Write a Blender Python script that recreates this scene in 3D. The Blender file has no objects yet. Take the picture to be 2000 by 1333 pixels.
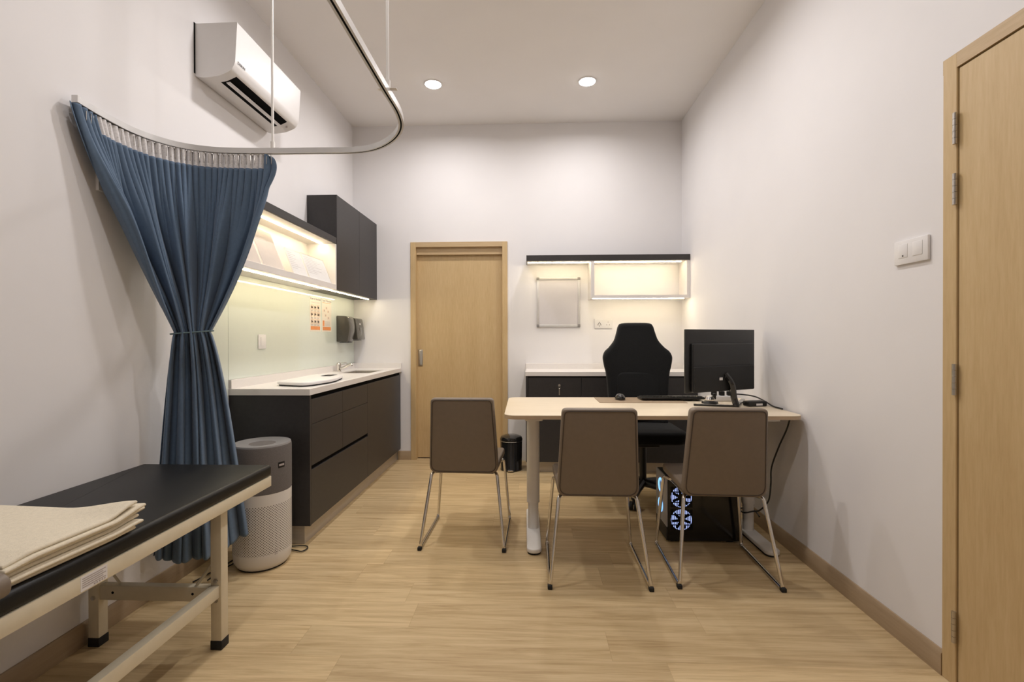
import bpy, bmesh, math, random
from mathutils import Vector, Matrix
random.seed(7)
S = bpy.context.scene
COL = S.collection
PI = math.pi
XL, XR, ZC, YB, YF = -1.762, 1.468, 3.309, 4.694, -1.6     # room planes (m)

# ------------------------------------------------------------------ materials
def _nt(name):
    m = bpy.data.materials.new(name); m.use_nodes = True
    nt = m.node_tree; b = nt.nodes['Principled BSDF']
    return m, nt, b
def N(nt, typ, **k):
    n = nt.nodes.new(typ)
    for a, v in k.items(): setattr(n, a, v)
    return n
def L(nt, a, b): nt.links.new(a, b)
def mathn(nt, op, a, b=None, c=None):
    n = N(nt, 'ShaderNodeMath', operation=op)
    for i, v in enumerate((a, b, c)):
        if v is None: continue
        if isinstance(v, (int, float)): n.inputs[i].default_value = v
        else: L(nt, v, n.inputs[i])
    return n.outputs[0]
def ramp(nt, fac, stops):
    r = N(nt, 'ShaderNodeValToRGB'); L(nt, fac, r.inputs[0])
    e = r.color_ramp.elements
    while len(e) < len(stops): e.new(0.5)
    for i, (p, c) in enumerate(stops):
        e[i].position = p; e[i].color = (*c, 1)
    return r.outputs[0]
def mat(name, col, rough=0.5, metal=0.0, var=0.04, scale=25.0, bump=0.0, bscale=200.0, spec=0.5, coat=0.0, sheen=0.0, stretch=(1, 1, 1), alpha=1.0):
    m, nt, b = _nt(name)
    tc = N(nt, 'ShaderNodeTexCoord'); mp = N(nt, 'ShaderNodeMapping'); mp.inputs['Scale'].default_value = stretch
    L(nt, tc.outputs['Object'], mp.inputs[0])
    no = N(nt, 'ShaderNodeTexNoise'); no.inputs['Scale'].default_value = scale; no.inputs['Detail'].default_value = 4
    L(nt, mp.outputs[0], no.inputs['Vector'])
    lo = tuple(c * (1 - var) for c in col); hi = tuple(min(1, c * (1 + var)) for c in col)
    L(nt, ramp(nt, no.outputs['Fac'], [(0.3, lo), (0.7, hi)]), b.inputs['Base Color'])
    b.inputs['Roughness'].default_value = rough; b.inputs['Metallic'].default_value = metal
    b.inputs['Specular IOR Level'].default_value = spec; b.inputs['Coat Weight'].default_value = coat
    b.inputs['Coat Roughness'].default_value = 0.05
    b.inputs['Sheen Weight'].default_value = sheen; b.inputs['Alpha'].default_value = alpha
    if bump:
        n2 = N(nt, 'ShaderNodeTexNoise'); n2.inputs['Scale'].default_value = bscale; n2.inputs['Detail'].default_value = 3
        L(nt, mp.outputs[0], n2.inputs['Vector'])
        bp = N(nt, 'ShaderNodeBump'); bp.inputs['Strength'].default_value = bump; bp.inputs['Distance'].default_value = 0.002
        L(nt, n2.outputs['Fac'], bp.inputs['Height']); L(nt, bp.outputs[0], b.inputs['Normal'])
    return m
def emit(name, col, strength):
    m, nt, b = _nt(name)
    b.inputs['Base Color'].default_value = (*col, 1); b.inputs['Emission Color'].default_value = (*col, 1)
    b.inputs['Emission Strength'].default_value = strength
    return m
def wood(name, c0, c1, c2, axis='z', rough=0.45, fine=140.0):
    """straight laminate grain running along one axis"""
    m, nt, b = _nt(name)
    tc = N(nt, 'ShaderNodeTexCoord'); mp = N(nt, 'ShaderNodeMapping')
    k = {'x': (0.9, fine / 14, fine / 14), 'y': (fine / 14, 0.9, fine / 14), 'z': (fine / 14, fine / 14, 0.9)}[axis]
    mp.inputs['Scale'].default_value = k; L(nt, tc.outputs['Object'], mp.inputs[0])
    n1 = N(nt, 'ShaderNodeTexNoise'); n1.inputs['Scale'].default_value = 9; n1.inputs['Detail'].default_value = 8; n1.inputs['Roughness'].default_value = 0.65
    n2 = N(nt, 'ShaderNodeTexNoise'); n2.inputs['Scale'].default_value = 0.9; n2.inputs['Detail'].default_value = 3
    L(nt, mp.outputs[0], n1.inputs['Vector']); L(nt, mp.outputs[0], n2.inputs['Vector'])
    f = mathn(nt, 'ADD', mathn(nt, 'MULTIPLY', n1.outputs['Fac'], 0.65), mathn(nt, 'MULTIPLY', n2.outputs['Fac'], 0.35))
    L(nt, ramp(nt, f, [(0.3, c0), (0.5, c1), (0.7, c2)]), b.inputs['Base Color'])
    b.inputs['Roughness'].default_value = rough
    return m

def floor_material():
    m, nt, b = _nt('vinyl_plank_floor')
    tc = N(nt, 'ShaderNodeTexCoord'); sp = N(nt, 'ShaderNodeSeparateXYZ'); L(nt, tc.outputs['Object'], sp.inputs[0])
    X, Y = sp.outputs[0], sp.outputs[1]
    PW, PL = 0.182, 1.22
    ry = mathn(nt, 'DIVIDE', mathn(nt, 'ADD', Y, 20.06), PW); row = mathn(nt, 'FLOOR', ry)
    wn = N(nt, 'ShaderNodeTexWhiteNoise', noise_dimensions='1D'); L(nt, row, wn.inputs['W'])
    rx = mathn(nt, 'DIVIDE', mathn(nt, 'ADD', mathn(nt, 'ADD', X, 20.0), mathn(nt, 'MULTIPLY', wn.outputs['Value'], PL)), PL)
    colm = mathn(nt, 'FLOOR', rx)
    cv = N(nt, 'ShaderNodeCombineXYZ'); L(nt, row, cv.inputs[0]); L(nt, colm, cv.inputs[1])
    w2 = N(nt, 'ShaderNodeTexWhiteNoise', noise_dimensions='3D'); L(nt, cv.outputs[0], w2.inputs['Vector'])
    pid = w2.outputs['Value']
    # grain coordinates, shifted per plank
    gv = N(nt, 'ShaderNodeCombineXYZ')
    L(nt, mathn(nt, 'ADD', mathn(nt, 'MULTIPLY', X, 1.0), mathn(nt, 'MULTIPLY', pid, 37.0)), gv.inputs[0])
    L(nt, mathn(nt, 'ADD', mathn(nt, 'MULTIPLY', Y, 15.0), mathn(nt, 'MULTIPLY', pid, 91.0)), gv.inputs[1])
    n1 = N(nt, 'ShaderNodeTexNoise'); n1.inputs['Scale'].default_value = 2.2; n1.inputs['Detail'].default_value = 7; n1.inputs['Roughness'].default_value = 0.62; n1.inputs['Distortion'].default_value = 0.7
    L(nt, gv.outputs[0], n1.inputs['Vector'])
    gv2 = N(nt, 'ShaderNodeVectorMath', operation='MULTIPLY'); L(nt, gv.outputs[0], gv2.inputs[0]); gv2.inputs[1].default_value = (1.3, 5.5, 1)
    n2 = N(nt, 'ShaderNodeTexNoise'); n2.inputs['Scale'].default_value = 3.0; n2.inputs['Detail'].default_value = 5; n2.inputs['Roughness'].default_value = 0.7
    L(nt, gv2.outputs[0], n2.inputs['Vector'])
    f = mathn(nt, 'ADD', mathn(nt, 'MULTIPLY', n1.outputs['Fac'], 0.58), mathn(nt, 'MULTIPLY', n2.outputs['Fac'], 0.42))
    c = ramp(nt, f, [(0.28, FC[0]), (0.42, FC[1]), (0.55, FC[2]), (0.75, FC[3])])
    tint = ramp(nt, pid, [(0.0, (0.90, 0.885, 0.86)), (0.5, (0.96, 0.96, 0.95)), (1.0, (1.05, 1.05, 1.04))])
    mx = N(nt, 'ShaderNodeMixRGB', blend_type='MULTIPLY'); mx.inputs[0].default_value = 1
    L(nt, c, mx.inputs[1]); L(nt, tint, mx.inputs[2])
    # fine joints
    fy = mathn(nt, 'FRACT', ry); fx = mathn(nt, 'FRACT', rx)
    jy = mathn(nt, 'LESS_THAN', fy, 0.010); jx = mathn(nt, 'LESS_THAN', fx, 0.0016)
    j = mathn(nt, 'MAXIMUM', jy, jx)
    mj = N(nt, 'ShaderNodeMixRGB', blend_type='MULTIPLY'); L(nt, mathn(nt, 'MULTIPLY', j, 0.30), mj.inputs[0])
    L(nt, mx.outputs[0], mj.inputs[1]); mj.inputs[2].default_value = (0.45, 0.36, 0.26, 1)
    L(nt, mj.outputs[0], b.inputs['Base Color'])
    L(nt, mathn(nt, 'ADD', mathn(nt, 'MULTIPLY', n2.outputs['Fac'], 0.12), 0.40), b.inputs['Roughness'])
    b.inputs['Specular IOR Level'].default_value = 0.45
    return m
FC = [(0.33, 0.21, 0.095), (0.50, 0.355, 0.185), (0.63, 0.475, 0.268), (0.74, 0.585, 0.37)]

LED_S = 46.0
M = {}
M['wall'] = mat('wall_paint', (0.82, 0.80, 0.80), 0.75, var=0.012, scale=3, bump=0.05, bscale=350)
M['ceiling'] = mat('ceiling_paint', (0.88, 0.855, 0.84), 0.8, var=0.01, scale=3)
M['floor'] = floor_material()
M['oak'] = wood('oak_laminate', (0.52, 0.36, 0.175), (0.585, 0.42, 0.215), (0.64, 0.475, 0.26), 'z')
M['oak_y'] = wood('oak_laminate_frame', (0.46, 0.32, 0.16), (0.53, 0.38, 0.21), (0.58, 0.43, 0.25), 'y')
M['oak_x'] = wood('oak_laminate_header', (0.46, 0.32, 0.16), (0.53, 0.38, 0.21), (0.58, 0.43, 0.25), 'x')
M['skirt'] = wood('oak_skirting', (0.33, 0.235, 0.14), (0.38, 0.275, 0.17), (0.42, 0.31, 0.195), 'y', 0.4)
M['skirt_x'] = wood('oak_skirting_back', (0.36, 0.255, 0.15), (0.41, 0.30, 0.185), (0.45, 0.335, 0.21), 'x', 0.4)
M['dark'] = mat('anthracite_laminate', (0.035, 0.032, 0.032), 0.42, var=0.08, scale=60, spec=0.4)
M['dark_gap'] = mat('black_shadow_gap', (0.006, 0.006, 0.006), 0.8, spec=0.05)
M['quartz'] = mat('white_quartz_worktop', (0.80, 0.765, 0.74), 0.28, var=0.02, scale=180)
M['white_lam'] = mat('white_laminate', (0.78, 0.745, 0.72), 0.4, var=0.01)
M['plinth'] = mat('brushed_plinth', (0.48, 0.43, 0.37), 0.38, metal=0.35, var=0.07, scale=8, stretch=(1, 1, 30))
M['glass_panel'] = mat('pale_green_back_painted_glass', (0.70, 0.755, 0.69), 0.06, var=0.005, spec=0.5, coat=0.5)
M['chrome'] = mat('chrome', (0.75, 0.73, 0.70), 0.12, metal=1.0, var=0.02)
M['steel'] = mat('satin_steel', (0.55, 0.52, 0.48), 0.32, metal=1.0, var=0.05, scale=60)
M['alu'] = mat('anodised_aluminium', (0.66, 0.65, 0.64), 0.38, metal=0.25, var=0.03)
M['white_plastic'] = mat('white_plastic', (0.80, 0.78, 0.77), 0.35, var=0.01)
M['white_metal'] = mat('white_powder_coat', (0.80, 0.77, 0.73), 0.4, var=0.01)
M['cream_metal'] = mat('cream_powder_coat', (0.72, 0.645, 0.49), 0.38, var=0.03, bump=0.04)
M['black_plastic'] = mat('black_plastic', (0.009, 0.009, 0.009), 0.38, var=0.1)
M['black_gloss'] = mat('gloss_black', (0.010, 0.010, 0.010), 0.14, var=0.1, coat=0.4)
M['black_rubber'] = mat('black_rubber', (0.010, 0.010, 0.010), 0.7, var=0.1)
M['black_fabric'] = mat('black_woven_fabric', (0.0085, 0.0088, 0.009), 0.9, var=0.35, scale=260, bump=0.35, bscale=900, sheen=0.06, spec=0.25)
M['black_vinyl'] = mat('black_vinyl', (0.009, 0.009, 0.0088), 0.46, var=0.12, scale=50, bump=0.12, bscale=500, spec=0.3)
M['taupe'] = mat('taupe_leatherette', (0.195, 0.153, 0.115), 0.46, var=0.03, scale=40, bump=0.08, bscale=700)
M['taupe_dark'] = mat('taupe_piping', (0.065, 0.048, 0.035), 0.5, var=0.05)
M['curtain'] = mat('blue_curtain_cloth', (0.105, 0.163, 0.248), 0.82, var=0.06, scale=70, bump=0.12, bscale=1200, sheen=0.15)
M['tape'] = mat('white_heading_tape', (0.74, 0.72, 0.72), 0.6, var=0.14, scale=160)
M['cord_teal'] = mat('teal_tie_cord', (0.13, 0.20, 0.22), 0.7)
M['desk'] = wood('pale_birch_desktop', (0.70, 0.585, 0.42), (0.76, 0.645, 0.48), (0.80, 0.69, 0.53), 'x', 0.4)
M['desk_edge'] = mat('birch_edge_band', (0.52, 0.385, 0.25), 0.5)
M['blanket'] = mat('cream_waffle_cloth', (0.76, 0.68, 0.53), 0.95, var=0.05, scale=90, bump=0.5, bscale=260)
M['grey_cloth'] = mat('grey_melange_cloth', (0.135, 0.12, 0.112), 0.9, var=0.22, scale=420, bump=0.2, bscale=900)
M['grey_rim'] = mat('grey_plastic', (0.26, 0.25, 0.245), 0.4)
M['brown_mat'] = mat('brown_desk_mat', (0.34, 0.245, 0.155), 0.55, var=0.05)
M['paper'] = mat('paper', (0.78, 0.755, 0.75), 0.6, var=0.01)
M['poster'] = mat('poster_paper', (0.80, 0.74, 0.66), 0.35, var=0.02)
M['orange'] = mat('orange_print', (0.80, 0.30, 0.10), 0.4, var=0.05)
M['peach'] = mat('peach_print', (0.80, 0.64, 0.52), 0.4, var=0.05)
M['ink'] = mat('grey_ink', (0.42, 0.37, 0.36), 0.5)
M['ink_dark'] = mat('dark_ink', (0.10, 0.09, 0.09), 0.5)
M['beige_card'] = mat('beige_card', (0.66, 0.52, 0.40), 0.5, var=0.06)
M['smoke'] = mat('smoked_grey_plastic', (0.068, 0.062, 0.050), 0.22, var=0.06, coat=0.3)
M['silver_badge'] = mat('silver_badge', (0.5, 0.49, 0.47), 0.3, metal=0.8)
M['board_face'] = mat('grey_white_board', (0.68, 0.655, 0.67), 0.4, var=0.01)
M['led'] = emit('warm_led', (1.0, 0.85, 0.57), LED_S)
M['lamp'] = emit('downlight_diffuser', (1.0, 0.97, 0.94), 22.0)
M['blue_led'] = emit('blue_led_ring', (0.22, 0.52, 1.0), 1.5)
M['fan_led'] = emit('blue_white_fan_light', (0.45, 0.55, 1.0), 1.0)
M['front_panel'] = mat('silver_mesh_front', (0.46, 0.47, 0.50), 0.35, metal=0.2)
M['dark_glass'] = mat('black_tinted_panel', (0.006, 0.006, 0.006), 0.12)
def acrylic():
    m, nt, b = _nt('clear_acrylic')
    b.inputs['Base Color'].default_value = (0.98, 0.98, 0.97, 1); b.inputs['Roughness'].default_value = 0.03
    b.inputs['IOR'].default_value = 1.3; b.inputs['Alpha'].default_value = 0.22
    return m
M['acrylic'] = acrylic()
def perforated():
    m, nt, b = _nt('white_perforated_shell')
    tc = N(nt, 'ShaderNodeTexCoord'); sp = N(nt, 'ShaderNodeSeparateXYZ'); L(nt, tc.outputs['Object'], sp.inputs[0])
    ang = mathn(nt, 'ARCTAN2', sp.outputs[1], sp.outputs[0])
    u = mathn(nt, 'MULTIPLY', ang, 64 / (2 * PI)); v = mathn(nt, 'DIVIDE', sp.outputs[2], 0.0135)
    def dots(du, dv):
        fu = mathn(nt, 'SUBTRACT', mathn(nt, 'FRACT', mathn(nt, 'ADD', u, 50 + du)), 0.5)
        fv = mathn(nt, 'SUBTRACT', mathn(nt, 'FRACT', mathn(nt, 'ADD', v, 50 + dv)), 0.5)
        d = mathn(nt, 'SQRT', mathn(nt, 'ADD', mathn(nt, 'MULTIPLY', fu, fu), mathn(nt, 'MULTIPLY', fv, fv)))
        return mathn(nt, 'LESS_THAN', d, 0.20)
    d = mathn(nt, 'MAXIMUM', dots(0, 0), dots(0.5, 0.5))
    zz = sp.outputs[2]
    d = mathn(nt, 'MULTIPLY', d, mathn(nt, 'MULTIPLY', mathn(nt, 'GREATER_THAN', zz, 0.088), mathn(nt, 'LESS_THAN', zz, 0.342)))
    mx = N(nt, 'ShaderNodeMixRGB'); L(nt, d, mx.inputs[0]); mx.inputs[1].default_value = (0.74, 0.71, 0.68, 1); mx.inputs[2].default_value = (0.10, 0.085, 0.075, 1)
    L(nt, mx.outputs[0], b.inputs['Base Color']); b.inputs['Roughness'].default_value = 0.35
    return m
M['perforated'] = perforated()

# ------------------------------------------------------------------ mesh builder
class MB:
    def __init__(s): s.bm = bmesh.new()
    def _add(s, verts, faces):
        vs = [s.bm.verts.new(v) for v in verts]
        for f in faces:
            try: s.bm.faces.new([vs[i] for i in f])
            except ValueError: pass
        return vs
    def box(s, lo, hi, r=0.0, seg=3, mtx=None):
        b = bmesh.new(); bmesh.ops.create_cube(b, size=1)
        c = [(a + d) / 2 for a, d in zip(lo, hi)]; z = [abs(d - a) for a, d in zip(lo, hi)]
        for v in b.verts: v.co = Vector((v.co.x * z[0] + c[0], v.co.y * z[1] + c[1], v.co.z * z[2] + c[2]))
        if r > 0: bmesh.ops.bevel(b, geom=list(b.edges), offset=min(r, min(z) * 0.49), segments=seg, profile=0.5, affect='EDGES')
        return s.merge(b, mtx)
    def merge(s, b, mtx=None, fn=None):
        mp = {}
        for v in b.verts:
            co = v.co.copy()
            if mtx is not None: co = mtx @ co
            if fn: co = Vector(fn(co))
            mp[v] = s.bm.verts.new(co)
        for f in b.faces:
            try: s.bm.faces.new([mp[v] for v in f.verts])
            except ValueError: pass
        b.free(); return s
    def prism(s, poly, d0, d1, plane='xy', r=0.0, seg=3, fn=None, mtx=None):
        """2D outline extruded from d0 to d1 along the third axis"""
        b = bmesh.new()
        def P(u, v, d): return {'xy': (u, v, d), 'xz': (u, d, v), 'yz': (d, u, v)}[plane]
        a = [b.verts.new(P(u, v, d0)) for u, v in poly]; c = [b.verts.new(P(u, v, d1)) for u, v in poly]
        n = len(poly); f0 = b.faces.new(a); f1 = b.faces.new(c)
        for i in range(n): b.faces.new([a[i], a[(i + 1) % n], c[(i + 1) % n], c[i]])
        bmesh.ops.recalc_face_normals(b, faces=list(b.faces))
        if r > 0: bmesh.ops.bevel(b, geom=list(f0.edges) + list(f1.edges), offset=r, segments=seg, profile=0.5, affect='EDGES')
        return s.merge(b, mtx, fn)
    def cyl(s, p0, p1, r0, r1=None, seg=24):
        return s.tube([p0, p1], [r0, r0 if r1 is None else r1], seg)
    def tube(s, pts, r, seg=10, closed=False):
        pts = [Vector(p) for p in pts]; n = len(pts)
        rs = r if isinstance(r, (list, tuple)) else [r] * n
        rings = []; up = None
        for i, p in enumerate(pts):
            if closed: t = pts[(i + 1) % n] - pts[i - 1]
            else: t = pts[min(i + 1, n - 1)] - pts[max(i - 1, 0)]
            t.normalize()
            if up is None:
                up = Vector((0, 0, 1)) if abs(t.z) < 0.9 else Vector((1, 0, 0))
            a = t.cross(up); 
            if a.length < 1e-6: a = t.orthogonal()
            a.normalize(); up = a.cross(t).normalized()
            rings.append([s.bm.verts.new(p + (a * math.cos(2 * PI * k / seg) + up * math.sin(2 * PI * k / seg)) * rs[i]) for k in range(seg)])
        for i in range(n if closed else n - 1):
            A, B = rings[i], rings[(i + 1) % n]
            for k in range(seg): s.bm.faces.new([A[k], A[(k + 1) % seg], B[(k + 1) % seg], B[k]])
        if not closed:
            s.bm.faces.new(rings[0][::-1]); s.bm.faces.new(rings[-1])
        return s
    def lathe(s, prof, c=(0, 0, 0), seg=48, ax=1.0, cap0=True, cap1=True):
        rings = []
        for r, z in prof:
            rings.append([s.bm.verts.new((c[0] + r * math.cos(2 * PI * k / seg), c[1] + ax * r * math.sin(2 * PI * k / seg), c[2] + z)) for k in range(seg)])
        for A, B in zip(rings, rings[1:]):
            for k in range(seg): s.bm.faces.new([A[k], A[(k + 1) % seg], B[(k + 1) % seg], B[k]])
        if cap0 and prof[0][0] > 1e-5: s.bm.faces.new(rings[0][::-1])
        if cap1 and prof[-1][0] > 1e-5: s.bm.faces.new(rings[-1])
        bmesh.ops.remove_doubles(s.bm, verts=s.bm.verts, dist=1e-6)
        return s
    def quad(s, a, b, c, d): s._add([a, b, c, d], [(0, 1, 2, 3)]); return s
    def build(s, name, m, parent=None, ang=35, mods=None):
        bm = s.bm
        bmesh.ops.recalc_face_normals(bm, faces=list(bm.faces))
        base = Vector((0, 0, 0))
        if parent is None:
            xs = [v.co for v in bm.verts]
            lo = [min(v[i] for v in xs) for i in range(3)]; hi = [max(v[i] for v in xs) for i in range(3)]
            base = Vector(((lo[0] + hi[0]) / 2, (lo[1] + hi[1]) / 2, lo[2]))
        else:
            p = parent
            while p is not None: base += p.location; p = p.parent
        bmesh.ops.translate(bm, verts=list(bm.verts), vec=-base)
        me = bpy.data.meshes.new(name); bm.to_mesh(me); bm.free()
        for p in me.polygons: p.use_smooth = True
        me.set_sharp_from_angle(angle=math.radians(ang))
        me.materials.append(M[m] if isinstance(m, str) else m)
        o = bpy.data.objects.new(name, me); COL.objects.link(o)
        if parent is None: o.location = base
        else: o.parent = parent
        return o
def tag(o, label, cat, group=None, kind=None):
    o['label'] = label; o['category'] = cat
    if group: o['group'] = group
    if kind: o['kind'] = kind
    return o
def thing(name, label, cat, loc=(0, 0, 0), group=None, kind=None):
    o = bpy.data.objects.new(name, None); COL.objects.link(o); o.location = loc
    o.empty_display_size = 0.05
    return tag(o, label, cat, group, kind)
def dup(root, loc, rotz, label, group=None):
    r = root.copy(); COL.objects.link(r); r.location = loc; r.rotation_euler = (0, 0, rotz); r['label'] = label
    if group: r['group'] = group
    for ch in list(root.children):
        c = ch.copy(); COL.objects.link(c); c.parent = r
        for g in list(ch.children):
            d = g.copy(); COL.objects.link(d); d.parent = c
    return r
def bx(name, lo, hi, m, parent=None, r=0.0, seg=2):
    return MB().box(lo, hi, r, seg).build(name, m, parent)
def struct(name, mb, m, label, cat): return tag(mb.build(name, m), label, cat, kind='structure')
def rrect(x0, y0, x1, y1, r, n=6):
    out = []
    for cx, cy, a0 in ((x1 - r, y1 - r, 0), (x0 + r, y1 - r, 90), (x0 + r, y0 + r, 180), (x1 - r, y0 + r, 270)):
        for k in range(n + 1):
            a = math.radians(a0 + 90 * k / n); out.append((cx + r * math.cos(a), cy + r * math.sin(a)))
    return out
def rpoly(pts, rad, n=6):
    """polygon with rounded corners"""
    out = []; m = len(pts)
    for i in range(m):
        p = Vector(pts[i]); a = Vector(pts[i - 1]) - p; b = Vector(pts[(i + 1) % m]) - p
        r = rad[i] if isinstance(rad, (list, tuple)) else rad
        if r <= 0: out.append(tuple(p)); continue
        A = p + a.normalized() * r; B = p + b.normalized() * r
        for k in range(n + 1):
            t = k / n; out.append(tuple(A * (1 - t) ** 2 + p * 2 * t * (1 - t) + B * t * t))
    return out
def smooth_path(pts, n=8):
    P = [Vector(p) for p in pts]; out = []
    for i in range(len(P) - 1):
        p0 = P[max(i - 1, 0)]; p1 = P[i]; p2 = P[i + 1]; p3 = P[min(i + 2, len(P) - 1)]
        for k in range(n):
            t = k / n
            out.append(0.5 * ((2 * p1) + (p2 - p0) * t + (2 * p0 - 5 * p1 + 4 * p2 - p3) * t * t + (3 * p1 - p0 - 3 * p2 + p3) * t ** 3))
    out.append(P[-1]); return out
def fillet(pts, r, n=6):
    """3D polyline with rounded corners"""
    P = [Vector(p) for p in pts]; out = [P[0]]
    for i in range(1, len(P) - 1):
        a = (P[i - 1] - P[i]); b = (P[i + 1] - P[i]); rr = min(r, a.length * 0.45, b.length * 0.45)
        A = P[i] + a.normalized() * rr; B = P[i] + b.normalized() * rr
        for k in range(n + 1):
            t = k / n; out.append(A * (1 - t) ** 2 + P[i] * 2 * t * (1 - t) + B * t * t)
    out.append(P[-1]); return out
def text(name, body, size, origin, right, up, m, parent, align='LEFT', depth=0.0004):
    cu = bpy.data.curves.new(name, 'FONT'); cu.body = body; cu.size = size; cu.align_x = align; cu.extrude = depth
    to = bpy.data.objects.new(name, cu); COL.objects.link(to)
    bpy.context.view_layer.update()
    me = bpy.data.meshes.new_from_object(to.evaluated_get(bpy.context.evaluated_depsgraph_get()))
    bpy.data.objects.remove(to); bpy.data.curves.remove(cu)
    r = Vector(right).normalized(); u = Vector(up).normalized(); n = r.cross(u)
    base = Vector((0, 0, 0)); p = parent
    while p is not None: base += p.location; p = p.parent
    for v in me.vertices: v.co = Vector(origin) + r * v.co.x + u * v.co.y + n * v.co.z - base
    me.materials.clear(); me.materials.append(M[m])
    o = bpy.data.objects.new(name, me); COL.objects.link(o); o.parent = parent
    return o

# ------------------------------------------------------------------ room shell
T = 0.12
struct('floor', MB().box((XL - T, YF - T, -0.08), (XR + T, YB + 0.3, 0)), 'floor', 'light oak vinyl plank floor of the consultation room', 'floor').location = (0, 0, 0)
fl = bpy.data.objects['floor']
for v in fl.data.vertices: v.co += Vector(((XL + XR) / 2, (YF + YB + 0.18) / 2, -0.08))
struct('ceiling', MB().box((XL - T, YF - T, ZC), (XR + T, YB + T, ZC + 0.1)), 'ceiling', 'plain white painted ceiling with recessed round lights', 'ceiling')
struct('wall_left', MB().box((XL - T, YF - T, 0), (XL, YB + T, ZC)), 'wall', 'long white wall behind couch, curtain and counter', 'wall')
DX0, DX1, DZ = -1.131, -0.275, 2.107      # clear opening of the sliding door
w = MB(); w.box((XL, YB, 0), (DX0 - 0.02, YB + T, ZC)); w.box((DX1 + 0.02, YB, 0), (XR, YB + T, ZC)); w.box((DX0 - 0.02, YB, DZ + 0.02), (DX1 + 0.02, YB + T, ZC))
struct('wall_back', w, 'wall', 'white end wall around the oak sliding door', 'wall')
RY0, RY1, RZ = 0.79, 1.692, 2.124         # right door leaf
w = MB(); w.box((XR, RY1 + 0.01, 0), (XR + T, YB + T, ZC)); w.box((XR, YF - T, 0), (XR + T, RY0 - 0.01, ZC)); w.box((XR, RY0 - 0.01, RZ + 0.01), (XR + T, RY1 + 0.01, ZC))
struct('wall_right', w, 'wall', 'long white wall with the hinged oak door', 'wall')
struct('wall_front', MB().box((XL, YF - T, 0), (XR, YF, ZC)), 'wall', 'white wall behind the viewer', 'wall')
def skirting(name, lo, hi, axis, m, label, inward):
    b = MB(); h = 0.088
    if axis == 'y':
        x = lo[0]; s = inward
        b.prism([(x, 0), (x + s * 0.014, 0), (x + s * 0.014, h - 0.012), (x + s * 0.006, h), (x, h)], lo[1], hi[1], 'xz')
    else:
        y = lo[1]; s = inward
        b.prism([(y, 0), (y + s * 0.012, 0), (y + s * 0.012, h - 0.012), (y + s * 0.006, h), (y, h)], lo[0], hi[0], 'yz')
    return struct(name, b, m, label, 'skirting board')
skirting('baseboard_right', (XR, 1.748), (XR, YB), 'y', 'skirt', 'brown oak skirting along the right wall', -1)
skirting('baseboard_left', (XL, YF), (XL, 2.73), 'y', 'skirt', 'brown oak skirting along the left wall under the couch', 1)
skirting('baseboard_back', (-1.315, YB), (-1.184, YB), 'x', 'skirt_x', 'short oak skirting between white counter and sliding door', -1)

# sliding door in the end wall
d1 = thing('door_1', 'oak sliding door closed in its frame on the end wall', 'door', (-0.703, YB, 0), kind='structure')
p = MB(); p.box((DX0 - 0.06, YB + 0.055, 0.012), (DX1 + 0.02, YB + 0.095, 2.115)); p.build('door_panel', 'oak', d1)
f = MB(); f.box((-1.184, YB - 0.012, 0), (DX0, YB + T, 2.155), 0.002, 1); f.box((DX1, YB - 0.012, 0), (-0.224, YB + T, 2.155), 0.002, 1)
fr = f.build('door_frame', 'oak', d1)
f = MB(); f.box((DX0, YB - 0.0115, DZ), (DX1, YB + T, 2.1545)); f.box((DX0, YB + 0.02, 2.035), (DX1, YB + 0.045, DZ)); f.build('door_header', 'oak_x', d1)
h = MB(); h.box((-1.125, YB + 0.051, 0.925), (-1.077, YB + 0.056, 1.092), 0.003, 2); hd = h.build('flush_pull', 'steel', d1)
bx('pull_recess', (-1.104, YB + 0.0495, 0.94), (-1.082, YB + 0.052, 1.077), 'silver_badge', hd)

# hinged door in the right wall
d2 = thing('door_2', 'oak hinged door at the right edge with four steel hinges', 'door', (XR, 1.25, 0), kind='structure')
bx('door_panel', (XR - 0.006, RY0, 0.008), (XR + 0.036, RY1 - 0.004, RZ - 0.005), 'oak', d2)
f = MB(); f.box((XR - 0.012, RY1, 0), (XR + T, RY1 + 0.055, 2.174), 0.002, 1); f.box((XR - 0.012, RY0 - 0.055, 0), (XR + T, RY0, 2.174), 0.002, 1); f.build('door_frame', 'oak', d2)
bx('door_header', (XR - 0.0115, RY0 - 0.055, RZ), (XR + T, RY1 + 0.055, 2.174), 'oak_y', d2)
for z0 in (1.862, 1.655, 1.003, 0.152):
    hb = MB()
    for k in range(5): hb.cyl((XR - 0.017, RY1 + 0.001, z0 + k * 0.0215), (XR - 0.017, RY1 + 0.001, z0 + k * 0.0215 + 0.0205), 0.0068, seg=14)
    hb.build('hinge', 'steel', d2)
hb = MB(); hb.cyl((XR - 0.006, RY0 + 0.06, 1.0), (XR - 0.055, RY0 + 0.06, 1.0), 0.01); hb.tube([(XR - 0.05, RY0 + 0.06, 1.0), (XR - 0.05, RY0 + 0.18, 1.0)], 0.009); hb.build('lever_handle', 'steel', d2)

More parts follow.
